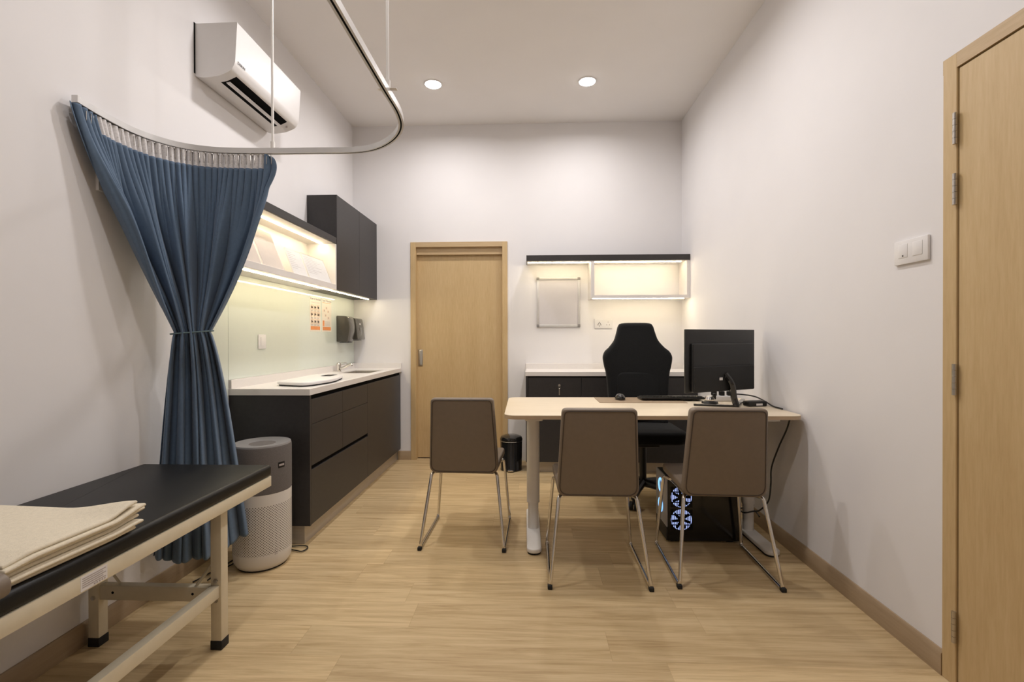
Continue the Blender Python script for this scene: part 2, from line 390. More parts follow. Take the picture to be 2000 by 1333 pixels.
# ------------------------------------------------------------------ downlights
def downlight(x, y, label, k=1.0):
    t = thing('downlight', label, 'ceiling light', (x, y, ZC), 'recessed ceiling downlights')
    MB().lathe([(0.068, 0), (0.075, -0.001), (0.076, -0.004), (0.066, -0.006), (0.064, -0.002)], (x, y, ZC), 40, 1, False, False).build('trim_ring', 'white_plastic', t)
    MB().lathe([(0.0655, -0.0005), (0.0645, -0.007), (0.055, -0.0105), (0.03, -0.0118), (0.0001, -0.012)], (x, y, ZC), 40).build('diffuser', 'lamp', t)
    ld = bpy.data.lights.new('lamp', 'AREA'); ld.shape = 'DISK'; ld.size = 0.128; ld.energy = DL_POWER * k; ld.color = DL_COLOR; ld.spread = DL_SPREAD
    lo = bpy.data.objects.new('lamp', ld); COL.objects.link(lo); lo.parent = t; lo.location = (0, 0, -0.0130)
    return t
DL_SPREAD = 2.9
K1, K2, K3 = 0.78, 0.92, 0.48
DL_POWER, DL_COLOR = 13.0, (1.0, 0.962, 0.955)
downlight(-0.80, 3.935, 'round white ceiling light over the sliding door, left of the two lit in view', K1)
downlight(0.47, 3.945, 'round white ceiling light over the desk chair, right of the two lit in view', K1)
downlight(-0.80, 2.55, 'round white ceiling light out of view over the curtain rail', K2)
downlight(0.47, 2.55, 'round white ceiling light out of view over the desk front', K2)
downlight(-0.80, 1.16, 'round white ceiling light out of view over the couch', K3)
downlight(0.47, 1.16, 'round white ceiling light out of view near the hinged door', K3)

# ------------------------------------------------------------------ left base cabinet, worktop, sink
CX = -1.28; CY0, CY1 = 2.722, YB
cab = thing('base_cabinet', 'dark anthracite base cabinet with drawers under the white worktop at left', 'cabinet', (-1.52, 3.7, 0))
b = MB(); b.box((XL + 0.001, CY0 + 0.0185, 0.112), (CX - 0.021, CY1 - 0.001, 0.872)); b.box((XL + 0.001, CY0, 0.112), (CX, CY0 + 0.018, 0.872)); b.build('carcass', 'dark', cab)
bx('plinth', (XL + 0.001, CY0 + 0.018, 0), (-1.322, CY1 - 0.014, 0.112), 'plinth', cab)
bx('shadow_gap', (CX - 0.0205, CY0 + 0.018, 0.113), (CX - 0.012, CY1 - 0.035, 0.870), 'dark_gap', cab)
FX = (CX - 0.019, CX)
def front(nm, y0, y1, z0, z1): bx(nm, (FX[0] + 0.0075, y0 + 0.0015, z0 + 0.0015), (FX[1], y1 - 0.0015, z1 - 0.0015), 'dark', cab, 0.001, 1)
ya, yb_, yc = CY0 + 0.019, 3.205, 3.706
for y0, y1 in ((ya, yb_), (yb_, yc)):
    front('drawer_front', y0, y1, 0.700, 0.848); front('drawer_front', y0, y1, 0.457, 0.700)
front('drawer_front', ya, yc, 0.113, 0.436); front('door', yc, CY1 - 0.035, 0.113, 0.848)
wt = thing('worktop', 'white quartz worktop with upstand running along the left wall', 'worktop', (-1.52, 3.7, 0.874))
SX0, SX1, SY0, SY1 = -1.63, -1.36, 3.98, 4.40      # undermount basin opening
w = MB()
w.box((XL + 0.001, CY0 - 0.006, 0.873), (CX + 0.004, SY0, 0.911), 0.0015, 1)
w.box((XL + 0.001, SY1, 0.873), (CX + 0.004, CY1 - 0.001, 0.911), 0.0015, 1)
w.box((XL + 0.001, SY0 - 0.003, 0.873), (SX0, SY1 + 0.003, 0.911)); w.box((SX1, SY0 - 0.003, 0.873), (CX + 0.004, SY1 + 0.003, 0.911))
w.build('slab', 'quartz', wt)
u = MB(); u.box((XL + 0.001, CY0 - 0.004, 0.9105), (XL + 0.02, CY1 - 0.001, 0.962), 0.001, 1); u.box((XL + 0.02, CY1 - 0.02, 0.9105), (CX + 0.002, CY1 - 0.001, 0.962), 0.001, 1)
u.build('upstand', 'quartz', wt)
sk = MB()
sk.box((SX0 + 0.002, SY0 + 0.002, 0.874), (SX0 + 0.006, SY1 - 0.002, 0.903)); sk.box((SX1 - 0.006, SY0 + 0.002, 0.874), (SX1 - 0.002, SY1 - 0.002, 0.903))
sk.box((SX0 + 0.002, SY0 + 0.002, 0.874), (SX1 - 0.002, SY0 + 0.006, 0.903)); sk.box((SX0 + 0.002, SY1 - 0.006, 0.874), (SX1 - 0.002, SY1 - 0.002, 0.903))
sk.box((SX0 + 0.004, SY0 + 0.004, 0.8735), (SX1 - 0.004, SY1 - 0.004, 0.876))
sk.build('basin', 'steel', wt)
fx, fy = -1.700, 4.17
fc = thing('faucet', 'chrome single lever faucet beside the basin in the left worktop', 'faucet', (fx, fy, 0.911))
MB().lathe([(0.026, 0), (0.026, 0.006), (0.0215, 0.01), (0.0215, 0.046), (0.024, 0.052), (0.024, 0.066), (0.018, 0.074), (0.0001, 0.076)], (fx, fy, 0.9112), 24).build('body', 'chrome', fc)
MB().tube(smooth_path([(fx, fy, 0.93), (fx + 0.05, fy, 0.948), (fx + 0.085, fy, 0.968), (fx + 0.112, fy, 0.974), (fx + 0.122, fy, 0.962)], 6), 0.0115, 12).build('spout', 'chrome', fc)
MB().box((fx - 0.012, fy - 0.009, 0.985), (fx + 0.075, fy + 0.009, 0.992), 0.003, 2, None).build('lever', 'chrome', fc)

# baby scale on the worktop
bs = thing('baby_scale', 'flat white digital baby scale lying on the left worktop', 'scale', (-1.47, 3.22, 0.911))
pts = rpoly([(-1.575, 2.885), (-1.345, 2.80), (-1.285, 3.09), (-1.365, 3.45), (-1.60, 3.50)], [0.05, 0.09, 0.12, 0.05, 0.05], 8)
bmx = MB(); bmx.prism(pts, 0.919, 0.940, 'xy', 0.009, 3); bmx.build('platform', 'white_plastic', bs)
MB().prism([(x * 0.96 + -1.45 * 0.04, y * 0.96 + 3.22 * 0.04) for x, y in pts], 0.9115, 0.9195, 'xy').build('base', 'black_rubber', bs)
q = MB(); q.prism(rrect(-1.47, 3.29, -1.40, 3.42, 0.008), 0.9398, 0.9415, 'xy'); dp = q.build('display', 'dark_gap', bs)
MB().prism(rrect(-1.449, 3.335, -1.421, 3.385, 0.004), 0.9414, 0.9421, 'xy').build('screen', 'taupe', dp)

# glass splashback, two sheets
GL = [(2.713, YB - 0.002, 0.963, 1.586, 'pale green glass splashback between worktop and white shelf'),
      (2.41, 2.7105, 0.09, 1.586, 'narrow pale green glass sheet behind the tied curtain')]
for y0, y1, z0, z1, lb in GL: tag(bx('splashback', (XL + 0.0005, y0, z0), (XL + 0.007, y1, z1), 'glass_panel', None, 0.001, 1), lb, 'glass panel')
GX = XL + 0.0072
# outlet on the glass
ot = thing('switch_plate', 'small white switch plate on the green glass above the scale', 'switch', (GX, 3.052, 1.139))
bx('plate', (GX, 3.010, 1.137), (GX + 0.008, 3.096, 1.231), 'white_plastic', ot, 0.003)
bx('rocker', (GX + 0.0078, 3.032, 1.155), (GX + 0.011, 3.074, 1.213), 'white_plastic', ot, 0.002)

# posters
def poster(y0, y1, label, title, kind):
    t = thing('poster', label, 'poster', (GX, (y0 + y1) / 2, 1.26), 'hand hygiene posters on the green glass')
    z0, z1 = 1.262, 1.552; X = GX + 0.0006; w = y1 - y0
    bx('sheet', (GX, y0, z0), (X, y1, z1), 'poster', t)
    def Q(mb, a, b_, c, d): mb.box((X - 0.0002, y0 + a * w, z0 + c * (z1 - z0)), (X + 0.0006, y0 + b_ * w, z0 + d * (z1 - z0)))
    o = MB(); Q(o, 0.07, 0.93, 0.045, 0.145)
    o.build('orange_band', 'orange', t)
    if kind:
        o = MB(); Q(o, 0.07, 0.24, 0.165, 0.33); o.build('orange_block', 'orange', t)
        o = MB(); Q(o, 0.05, 0.95, 0.845, 0.857); o.build('orange_rule', 'orange', t)
    text('title', title, 0.026, (X, y0 + 0.04 * w, z0 + 0.885 * (z1 - z0)), (0, 1, 0), (0, 0, 1), 'ink_dark', t)
    g = MB(); pk = MB()
    if kind == 0:
        for r in range(3):
            for c in range(3):
                a = 0.08 + c * 0.295; zz = 0.60 - r * 0.20
                Q(pk, a, a + 0.24, zz, zz + 0.16)
                for k in range(3): Q(g, a + 0.02, a + 0.21 - 0.03 * k, zz - 0.014 - 0.010 * k, zz - 0.009 - 0.010 * k)
                mb = g; Q(mb, a + 0.05, a + 0.12, zz + 0.04, zz + 0.11); Q(mb, a + 0.10, a + 0.19, zz + 0.06, zz + 0.09)
        for k in range(2): Q(g, 0.08, 0.9, 0.80 + 0.02 * k, 0.805 + 0.02 * k)
    else:
        for a, c in ((0.45, 0.70), (0.22, 0.62), (0.64, 0.60), (0.36, 0.48), (0.66, 0.41)):
            p1 = MB(); Q(p1, a - 0.09, a + 0.11, c - 0.035, c + 0.04); p1 = p1.build('pictogram', 'peach', t)
            p2 = MB(); p2.box((X, y0 + (a - 0.03) * w, z0 + (c - 0.025) * (z1 - z0)), (X + 0.0008, y0 + (a + 0.06) * w, z0 + (c + 0.028) * (z1 - z0))); p2.build('figure', 'ink', p1)
        for k in range(7): Q(g, 0.30, 0.9 - 0.05 * (k % 3), 0.17 + 0.022 * k, 0.175 + 0.022 * k)
    if kind == 0: pk.build('pictograms', 'peach', t)
    g.build('small_print', 'ink', t)
poster(3.740, 3.935, 'left of two orange hand-hygiene posters on the green glass, with a grid of steps', 'How to Handrub?', 0)
poster(3.962, 4.150, 'right of two orange hand-hygiene posters on the green glass, with a ring of symbols', 'Your 5 Moments', 1)

# dispensers
s1 = thing('towel_dispenser', 'larger smoked grey wall dispenser next to the posters', 'dispenser', (GX, 4.33, 1.175))
pr = rpoly([(GX, 1.176), (GX + 0.100, 1.170), (GX + 0.122, 1.30), (GX + 0.105, 1.408), (GX, 1.412)], [0.004, 0.015, 0.045, 0.035, 0.012], 6)
MB().prism(pr, 4.262, 4.400, 'xz', 0.003, 2).build('cover', 'smoke', s1)
bx('outlet_lip', (GX + 0.02, 4.28, 1.166), (GX + 0.10, 4.385, 1.172), 'black_plastic', s1, 0.002)
s2 = thing('soap_dispenser', 'smaller smoked grey wall dispenser in the corner beside the sliding door', 'dispenser', (GX, 4.55, 1.195))
MB().prism(rpoly([(GX + 0.028, 1.200), (GX + 0.125, 1.192), (GX + 0.098, 1.398), (GX + 0.028, 1.402)], [0.004, 0.015, 0.02, 0.01], 5), 4.460, 4.655, 'xz', 0.003, 2).build('cover', 'smoke', s2)
bx('back_plate', (GX, 4.452, 1.194), (GX + 0.029, 4.662, 1.404), 'black_plastic', s2, 0.004)
bx('push_button', (GX + 0.05, 4.52, 1.184), (GX + 0.11, 4.60, 1.194), 'grey_rim', s2, 0.003)
tk = MB(); tk.box((GX + 0.1075, 4.53, 1.335), (GX + 0.1115, 4.575, 1.352), 0.001, 1); tk.box((GX + 0.1165, 4.55, 1.235), (GX + 0.1205, 4.562, 1.31), 0.001, 1); tk.build('badge', 'silver_badge', s2)

# ------------------------------------------------------------------ left upper cabinet and open shelf
UX = -1.522
uc = thing('wall_cabinet', 'dark two-door wall cabinet above the posters in the left corner', 'cabinet', (-1.64, 4.2, 1.588))
bx('carcass', (XL + 0.001, 3.711, 1.588), (UX - 0.019, YB - 0.001, 2.337), 'dark', uc)
bx('side_panel', (UX - 0.0195, 3.711, 1.588), (UX, 3.728, 2.337), 'dark', uc)
bx('door', (UX - 0.0185, 3.7295, 1.588), (UX, 4.205, 2.337), 'dark', uc, 0.001, 1); bx('door', (UX - 0.0185, 4.2085, 1.588), (UX, YB - 0.004, 2.337), 'dark', uc, 0.001, 1)
ld = MB(); ld.box((-1.588, 3.712, 1.5835), (-1.578, 4.62, 1.588)); ld.build('led_strip', 'led', uc)
SY = 2.45
sh = thing('open_shelf', 'lit open wall shelf with dark top board at left behind the curtain', 'shelf', (-1.64, 3.1, 1.584))
bx('top_board', (XL + 0.001, SY, 1.949), (UX - 0.002, 3.7105, 1.998), 'dark', sh, 0.001, 1)
b = MB(); b.box((XL + 0.001, SY, 1.9455), (UX - 0.012, 3.7105, 1.9495)); b.box((XL + 0.001, SY, 1.628), (XL + 0.012, 3.7105, 1.9455)); b.box((XL + 0.001, 3.692, 1.628), (UX - 0.003, 3.7105, 1.9455)); b.build('lining', 'white_lam', sh)
bx('bottom_board', (XL + 0.001, SY, 1.588), (UX - 0.003, 3.7105, 1.628), 'white_lam', sh, 0.001, 1)
ld = MB(); ld.box((-1.635, SY + 0.02, 1.9415), (-1.622, 3.68, 1.9455)); ld.build('led_strip', 'led', sh)
ld = MB(); ld.box((-1.588, SY + 0.02, 1.5835), (-1.578, 3.7115, 1.588)); ld.build('led_strip', 'led', sh)
# papers leaning in the shelf
def leaning(y0, y1, h, m, label, lines, nm):
    xb, xt = -1.541, -1.541 - h * 0.39
    t = thing(nm, label, 'sign holder', (xb, (y0 + y1) / 2, 1.629), 'acrylic-covered sheets on the lit shelf')
    tilt = math.atan2(xb - xt, h); up = Vector((-math.sin(tilt), 0, math.cos(tilt))); nn = Vector((math.cos(tilt), 0, math.sin(tilt)))
    mt = Matrix(((nn.x, 0, up.x, xb), (0, 1, 0, (y0 + y1) / 2), (nn.z, 0, up.z, 1.6297), (0, 0, 0, 1)))
    w = (y1 - y0) / 2; H = h / math.cos(tilt)
    a = MB(); a.box((0, -w + 0.006, 0.003), (0.0012, w - 0.006, H - 0.004), 0, 1, mt); a.build('sheet', m, t)
    a = MB(); a.box((0.0014, -w, 0), (0.0036, w, H), 0, 1, mt); a.box((-0.0036, -w, 0), (-0.0014, w, H), 0, 1, mt)
    a.box((-0.095, -w, 0), (0.0, w, 0.0022), 0, 1, Matrix.Translation((xb, (y0 + y1) / 2, 1.6284))); a.build('acrylic_cover', 'acrylic', t)
    a = MB()
    for k in range(lines):
        z = H * (0.86 - 0.70 * k / max(lines, 8)); ww = w * random.uniform(0.35, 0.85)
        a.box((0.0011, -w * 0.85, z), (0.00135, -w * 0.85 + ww * 1.6, z + 0.0035), 0, 1, mt)
    if lines: a.build('print', 'ink', t)
leaning(2.475, 2.69, 0.235, 'beige_card', 'tall acrylic stand with a beige sheet on the lit shelf, partly behind the curtain', 3, 'sign_holder')
leaning(2.705, 2.944, 0.235, 'beige_card', 'tall acrylic stand with beige sheet on the lit shelf, next to the printed sheets', 3, 'sign_holder')
leaning(3.06, 3.27, 0.170, 'paper', 'low printed sheet in acrylic on the lit shelf, beside the tall beige stands', 9, 'sign_holder')
leaning(3.285, 3.65, 0.178, 'paper', 'low printed sheet in acrylic on the lit shelf, nearest the dark wall cabinet', 10, 'sign_holder')

# ------------------------------------------------------------------ air conditioner
ac = thing('air_conditioner', 'white split air conditioner high on the left wall', 'air conditioner', (XL, 2.80, 2.58))
prof = rpoly([(XL + 0.001, 2.862), (XL + 0.001, 2.586), (XL + 0.05, 2.576), (XL + 0.135, 2.586), (XL + 0.195, 2.612), (XL + 0.217, 2.650), (XL + 0.230, 2.864)], [0.004, 0.01, 0.02, 0.02, 0.017, 0.017, 0.006], 6)
MB().prism(prof, 2.455, 3.145, 'xz').build('housing', 'white_plastic', ac)
bx('wall_bracket', (XL + 0.0003, 2.448, 2.60), (XL + 0.0035, 3.15, 2.865), 'dark_gap', ac)
low = [Vector((x, z, 0)) for x, z in prof if XL + 0.05 < x < XL + 0.21 and z < 2.64]
low.sort(key=lambda q_: q_.x)
def surf(x):
    for a_, b_ in zip(low, low[1:]):
        if a_.x <= x <= b_.x: return a_.y + (b_.y - a_.y) * (x - a_.x) / (b_.x - a_.x)
    return low[-1].y
v = MB(); xs_ = [XL + 0.104 + 0.084 * k / 8 for k in range(9)]
v.prism([(x, surf(x) - 0.0012) for x in xs_] + [(x, surf(x) + 0.003) for x in reversed(xs_)], 2.512, 3.045, 'xz')
v.build('air_outlet', 'dark_gap', ac)
mt = Matrix.Translation((XL + 0.140, 2.7785, surf(XL + 0.140) - 0.006)) @ Matrix.Rotation(-0.12, 4, 'Y')
MB().box((-0.011, -0.262, -0.003), (0.011, 0.262, 0.003), 0.002, 2, mt).build('louvre', 'white_plastic', ac)
text('logo', 'DAIKIN', 0.020, (XL + 0.2185, 2.475, 2.657), (0, 1, 0), (0.066, 0, 1), 'ink_dark', ac)
MB().cyl((XL + 0.165, 3.085, 2.5945), (XL + 0.167, 3.085, 2.5925), 0.007, seg=14).build('indicator_light', 'ink', ac)

# ------------------------------------------------------------------ curtain rail and curtain
TZ = 2.100
def track_xy():
    key = [(-1.722, 1.752), (-1.735, 1.86), (-1.738, 2.00), (-1.708, 2.105), (-1.645, 2.190), (-1.555, 2.240), (-1.45, 2.264), (-1.25, 2.279), (-1.05, 2.281), (-0.855, 2.282), (-0.735, 2.247), (-0.628, 2.155), (-0.555, 2.035), (-0.527, 1.90), (-0.527, 1.70), (-0.527, 1.30), (-0.527, 0.7), (-0.527, -0.2)]
    return smooth_path([(x, y, 0) for x, y in key], 8)
TR = track_xy()
rail = thing('curtain_rail', 'suspended aluminium curtain rail curving over the examination couch', 'curtain rail', (-0.9, 1.9, TZ))
def sweep(path, prof):
    mb = MB(); rings = []
    for i, p in enumerate(path):
        t = (path[min(i + 1, len(path) - 1)] - path[max(i - 1, 0)]).normalized(); n = Vector((t.y, -t.x, 0))
        rings.append([mb.bm.verts.new(Vector((p.x, p.y, 0)) + n * u + Vector((0, 0, z))) for u, z in prof])
    k = len(prof)
    for A, B in zip(rings, rings[1:]):
        for j in range(k): mb.bm.faces.new([A[j], A[(j + 1) % k], B[(j + 1) % k], B[j]])
    mb.bm.faces.new(rings[0]); mb.bm.faces.new(rings[-1]); return mb
P = [(-0.011, TZ), (-0.0035, TZ), (-0.0035, TZ + 0.012), (0.0035, TZ + 0.012), (0.0035, TZ), (0.011, TZ), (0.011, TZ + 0.025), (-0.011, TZ + 0.025)]
sweep(TR, P).build('track', 'alu', rail)
sl = sweep(TR, [(-0.0034, TZ + 0.0005), (0.0034, TZ + 0.0005), (0.0034, TZ + 0.0118), (-0.0034, TZ + 0.0118)]); sl.build('glide_channel', 'dark_gap', rail)
c = MB(); c.box((-1.7345, 1.7465, TZ - 0.001), (-1.7095, 1.7525, TZ + 0.027), 0.001, 1); c.build('end_cap', 'white_plastic', rail)
for x, y, zt in ((-1.249, 2.279, 0), (-0.527, 1.756, 0), (-0.527, 0.45, 0)):
    r = MB(); r.cyl((x, y, TZ + 0.03), (x, y, ZC), 0.006, seg=12); r.cyl((x, y, TZ + 0.025), (x, y, TZ + 0.058), 0.0105, seg=14)
    r.cyl((x, y, ZC - 0.006), (x, y, ZC), 0.025, seg=20); r.box((x - 0.035, y - 0.009, TZ + 0.025), (x + 0.035, y + 0.009, TZ + 0.0275))
    r.build('hanger_rod', 'white_metal', rail)
tag(bx('wall_bracket', (XL + 0.0005, 1.872, 1.806), (XL + 0.016, 1.905, 1.885), 'white_plastic', None, 0.003), 'small white bracket on the left wall at the curtain edge', 'bracket')

CT = TZ - 0.004                         # top of the curtain
top_pts = [Vector((-1.732, 1.757, 0))] + [p for p in TR[2:8 * 7 + 1]]   # from the wall end to the first hanger rod
def resample(path, n):
    d = [0]
    for a, b_ in zip(path, path[1:]): d.append(d[-1] + (b_ - a).length)
    out = []; j = 0
    for i in range(n):
        s = d[-1] * i / (n - 1)
        while j < len(d) - 2 and d[j + 1] < s: j += 1
        t = (s - d[j]) / max(d[j + 1] - d[j], 1e-9); out.append(path[j].lerp(path[j + 1], t))
    return out
NS, NV = 560, 150
topc = resample(top_pts, NS)
tie_c = Vector((-1.578, 2.175, 0)); tie_dir = Vector((0.84, 0.54, 0)).normalized(); tie_n = Vector((0.54, -0.84, 0)).normalized()
bot_key = smooth_path([(-1.738, 2.130, 0), (-1.64, 2.150, 0), (-1.54, 2.205, 0), (-1.425, 2.355, 0)], 20)
botc = resample(bot_key, NS)
TIEZ = 1.232
rnd = random.Random(3)
warp = [(rnd.uniform(2, 6), rnd.uniform(0, 6.3), rnd.uniform(0.004, 0.010)) for _ in range(4)]
def W(s): return s + sum(a * math.sin(2 * PI * f_ * s + ph) for f_, ph, a in warp)
def ridge(x): return abs(math.sin(PI * x)) ** 0.62 * 2 - 1.2
def sm(a, b_, x):
    t = max(0.0, min(1.0, (x - a) / (b_ - a))); return t * t * (3 - 2 * t)
def curtain_pt(i, z):
    s = i / (NS - 1); ws = W(s)
    T = topc[i]; tn = (topc[min(i + 1, NS - 1)] - topc[max(i - 1, 0)]).normalized(); tn = Vector((tn.y, -tn.x, 0))
    K = tie_c + tie_dir * ((s - 0.5) * 0.142)
    B = botc[i]
    if z >= TIEZ:
        t = (CT - z) / (CT - TIEZ); g = t ** (1.18 + 0.60 * sm(0.15, 1.0, s))
        p = T.lerp(K, g); n = (tn * (1 - g) + tie_n * g).normalized()
    else:
        t = (TIEZ - z) / (TIEZ - 0.16); g = t ** 0.72
        p = K.lerp(B, g); n = tie_n
    tt = (CT - z) / (CT - 0.16)
    pleat = 0.009 * (1 - sm(0.03, 0.22, tt)) * ridge(ws * 34)
    mid = (0.003 + 0.032 * sm(0.03, 0.28, tt)) * (0.80 + 0.28 * math.sin(2 * PI * 2.3 * s + 1.0)) * ridge(ws * 10 + 0.12 * math.sin(6 * tt + 3 * s)) + 0.005 * sm(0.02, 0.12, tt) * (1 - 0.8 * sm(0.35, 0.55, tt)) * (0.5 + 0.5 * math.sin(2 * PI * 3.1 * s + 4 * tt)) * ridge(ws * 21 + 0.2 * math.sin(5 * tt))
    big = 0.030 * sm(0.02, 0.20, tt) * math.sin(2 * PI * (ws * 4.2 + 0.15 * math.sin(3 * tt)))
    gath = 1 - 0.42 * math.exp(-((z - TIEZ) / 0.07) ** 2)
    # loose drop of cloth near the left end, where the leading edge turns out
    flap = 0.007 * math.exp(-((s - 0.02) / 0.03) ** 2) * (1 - sm(0.25, 0.5, tt))
    d = (pleat + (mid + big) * (1 - 0.35 * sm(TIEZ, TIEZ - 0.2, z))) * gath + flap
    # keep the bundle round at the tie
    rr = math.sqrt(max(0.0, 1 - (2 * s - 1) ** 2)) * 0.045 * math.exp(-((z - TIEZ) / 0.16) ** 2)
    p = p + n * (d + rr) + Vector((0, -0.024, 0)) * (1 - sm(0.0, 0.09, s)) * (1 - sm(0.06, 0.24, tt))
    if s > 0.95: p = p + Vector((0.022, 0.0, 0)) * sm(0.95, 1.0, s) * math.sin(PI * min(1.0, max(0.0, (CT - z) / 0.16)) ** 0.7)
    if p.x < XL + 0.012: p.x = XL + 0.012
    return Vector((p.x, p.y, 0))
cloth = MB(); tape = MB()
rows = []
zs = [CT - (CT - 2.028) * k / 10 for k in range(11)] + [2.028 + (0.165 - 2.028) * k / NV for k in range(1, NV + 1)]
grid = []
for vi, z in enumerate(zs):
    row = []
    for i in range(NS):
        s = i / (NS - 1); p = curtain_pt(i, z)
        hem = 0.05 * sm(0.55, 1.0, s) - 0.0 + 0.035 * (1 - sm(0.0, 0.22, s))
        zz = z + hem * sm(1.3, 0.16, z) if z < 1.3 else z
        # right upper corner drops forward a little
        if z > 1.85: zz = zz - 0.012 * sm(0.965, 1.0, s) * sm(1.9, CT, z)
        row.append(Vector((p.x, p.y, zz)))
    grid.append(row)
def fill(mb, cond):
    vm = {}
    def gv(a, b_):
        if (a, b_) not in vm: vm[(a, b_)] = mb.bm.verts.new(grid[a][b_])
        return vm[(a, b_)]
    for a in range(len(zs) - 1):
        for i in range(NS - 1):
            if cond(a, i / (NS - 1)): mb.bm.faces.new([gv(a, i), gv(a, i + 1), gv(a + 1, i + 1), gv(a + 1, i)])
is_tape = lambda a, s: a < 10 and 0.105 < s < 0.955
fill(cloth, lambda a, s: not is_tape(a, s)); fill(tape, is_tape)
cur = thing('curtain', 'blue cloth curtain gathered by a cord beside the left wall', 'curtain', (-1.58, 2.17, 0.165))
cl = cloth.build('cloth', 'curtain', cur, 80)
md = cl.modifiers.new('Solidify', 'SOLIDIFY'); md.thickness = 0.0018
tape.build('heading_tape', 'tape', cur, 80)
for k in range(44):
    i = int((0.05 + 0.94 * k / 43) * (NS - 1)); a = grid[1][i]; T = topc[i]
    hk = MB(); hk.tube([(T.x, T.y, TZ + 0.004), (T.x, T.y, TZ - 0.006), (a.x + 0.002, a.y - 0.003, CT - 0.012), (a.x + 0.003, a.y - 0.004, CT - 0.05), (a.x + 0.0045, a.y - 0.006, CT - 0.045)], 0.0013, 6)
    hk.build('hook', 'steel', cur)
ring = []
for k in range(60):
    a = 2 * PI * k / 60; i = None
    ring.append(tie_c + tie_dir * (0.083 * math.cos(a)) + tie_n * (0.022 + 0.046 * math.sin(a)) + Vector((0, 0, TIEZ + 0.008 * math.cos(a))))
MB().tube(ring, 0.0035, 8, True).build('tie_cord', 'cord_teal', cur)

# ------------------------------------------------------------------ examination couch
BX0, BX1, BY0, BY1 = -1.727, -1.142, 0.215, 2.066
bed = thing('examination_couch', 'black padded examination couch on a cream steel frame at left', 'couch', (-1.43, 1.14, 0))
MB().prism(rrect(BX0, BY0, BX1, BY1, 0.012), 0.598, 0.646, 'xy', 0.013, 4).build('cushion', 'black_vinyl', bed)
for x0 in (BX0 + 0.002, BX1 - 0.032): bx('side_rail', (x0, BY0 + 0.002, 0.552), (x0 + 0.03, BY1 - 0.002, 0.597), 'cream_metal', bed, 0.002)
for y0 in (BY0 + 0.002, BY1 - 0.032): bx('end_rail', (BX0 + 0.033, y0, 0.552), (BX1 - 0.033, y0 + 0.03, 0.597), 'cream_metal', bed, 0.002)
LX = (-1.737 + 0.012, -1.235)
for x0 in (-1.725, -1.235):
    for y0 in (0.445, 1.792):
        lg = bx('leg', (x0, y0, 0.03), (x0 + 0.042, y0 + 0.042, 0.58), 'cream_metal', bed, 0.002)
        bx('foot_cap', (x0 - 0.002, y0 - 0.002, 0), (x0 + 0.044, y0 + 0.044, 0.036), 'black_rubber', lg, 0.003)
        for z in (0.268, 0.192):
            bo = MB(); bo.cyl((x0 + 0.021, y0 - 0.004, z), (x0 + 0.021, y0, z), 0.009, seg=6); bo.cyl((x0 + 0.021, y0 - 0.006, z), (x0 + 0.021, y0 - 0.003, z), 0.005, seg=12); bo.build('bolt', 'steel', lg)
for y0 in (0.45, 1.797):
    bx('cross_bar', (-1.684, y0, 0.182), (-1.234, y0 + 0.032, 0.238), 'cream_metal', bed, 0.002)
    for sx in (-1, 1):
        xm = -1.459 + sx * 0.155; xt = -1.459 + sx * 0.225
        MB().tube([(xm, y0 + 0.016, 0.240), (xt, y0 + 0.016, 0.330)], 0.0065, 4).build('brace', 'cream_metal', bed)
    hl = MB()
    for xh in (-1.63, -1.31): hl.cyl((xh, y0 - 0.001, 0.212), (xh, y0 + 0.002, 0.212), 0.005, seg=12)
    hl.build('screw_hole', 'dark_gap', bed)
bx('long_bar', (-1.233, 0.488, 0.203), (-1.200, 1.792, 0.250), 'cream_metal', bed, 0.002)
st = bx('rating_label', (BX1 - 0.0022, 1.168, 0.556), (BX1 - 0.0016, 1.245, 0.594), 'paper', bed)
ln = MB()
for k in range(5): ln.box((BX1 - 0.0017, 1.173, 0.586 - k * 0.0055), (BX1 - 0.0012, 1.240 - 0.008 * (k % 2), 0.5885 - k * 0.0055))
for k in range(5): ln.box((BX1 - 0.0017, 1.205 + k * 0.0075, 0.558), (BX1 - 0.0012, 1.209 + k * 0.0075, 0.562))
ln.build('label_print', 'ink', st)

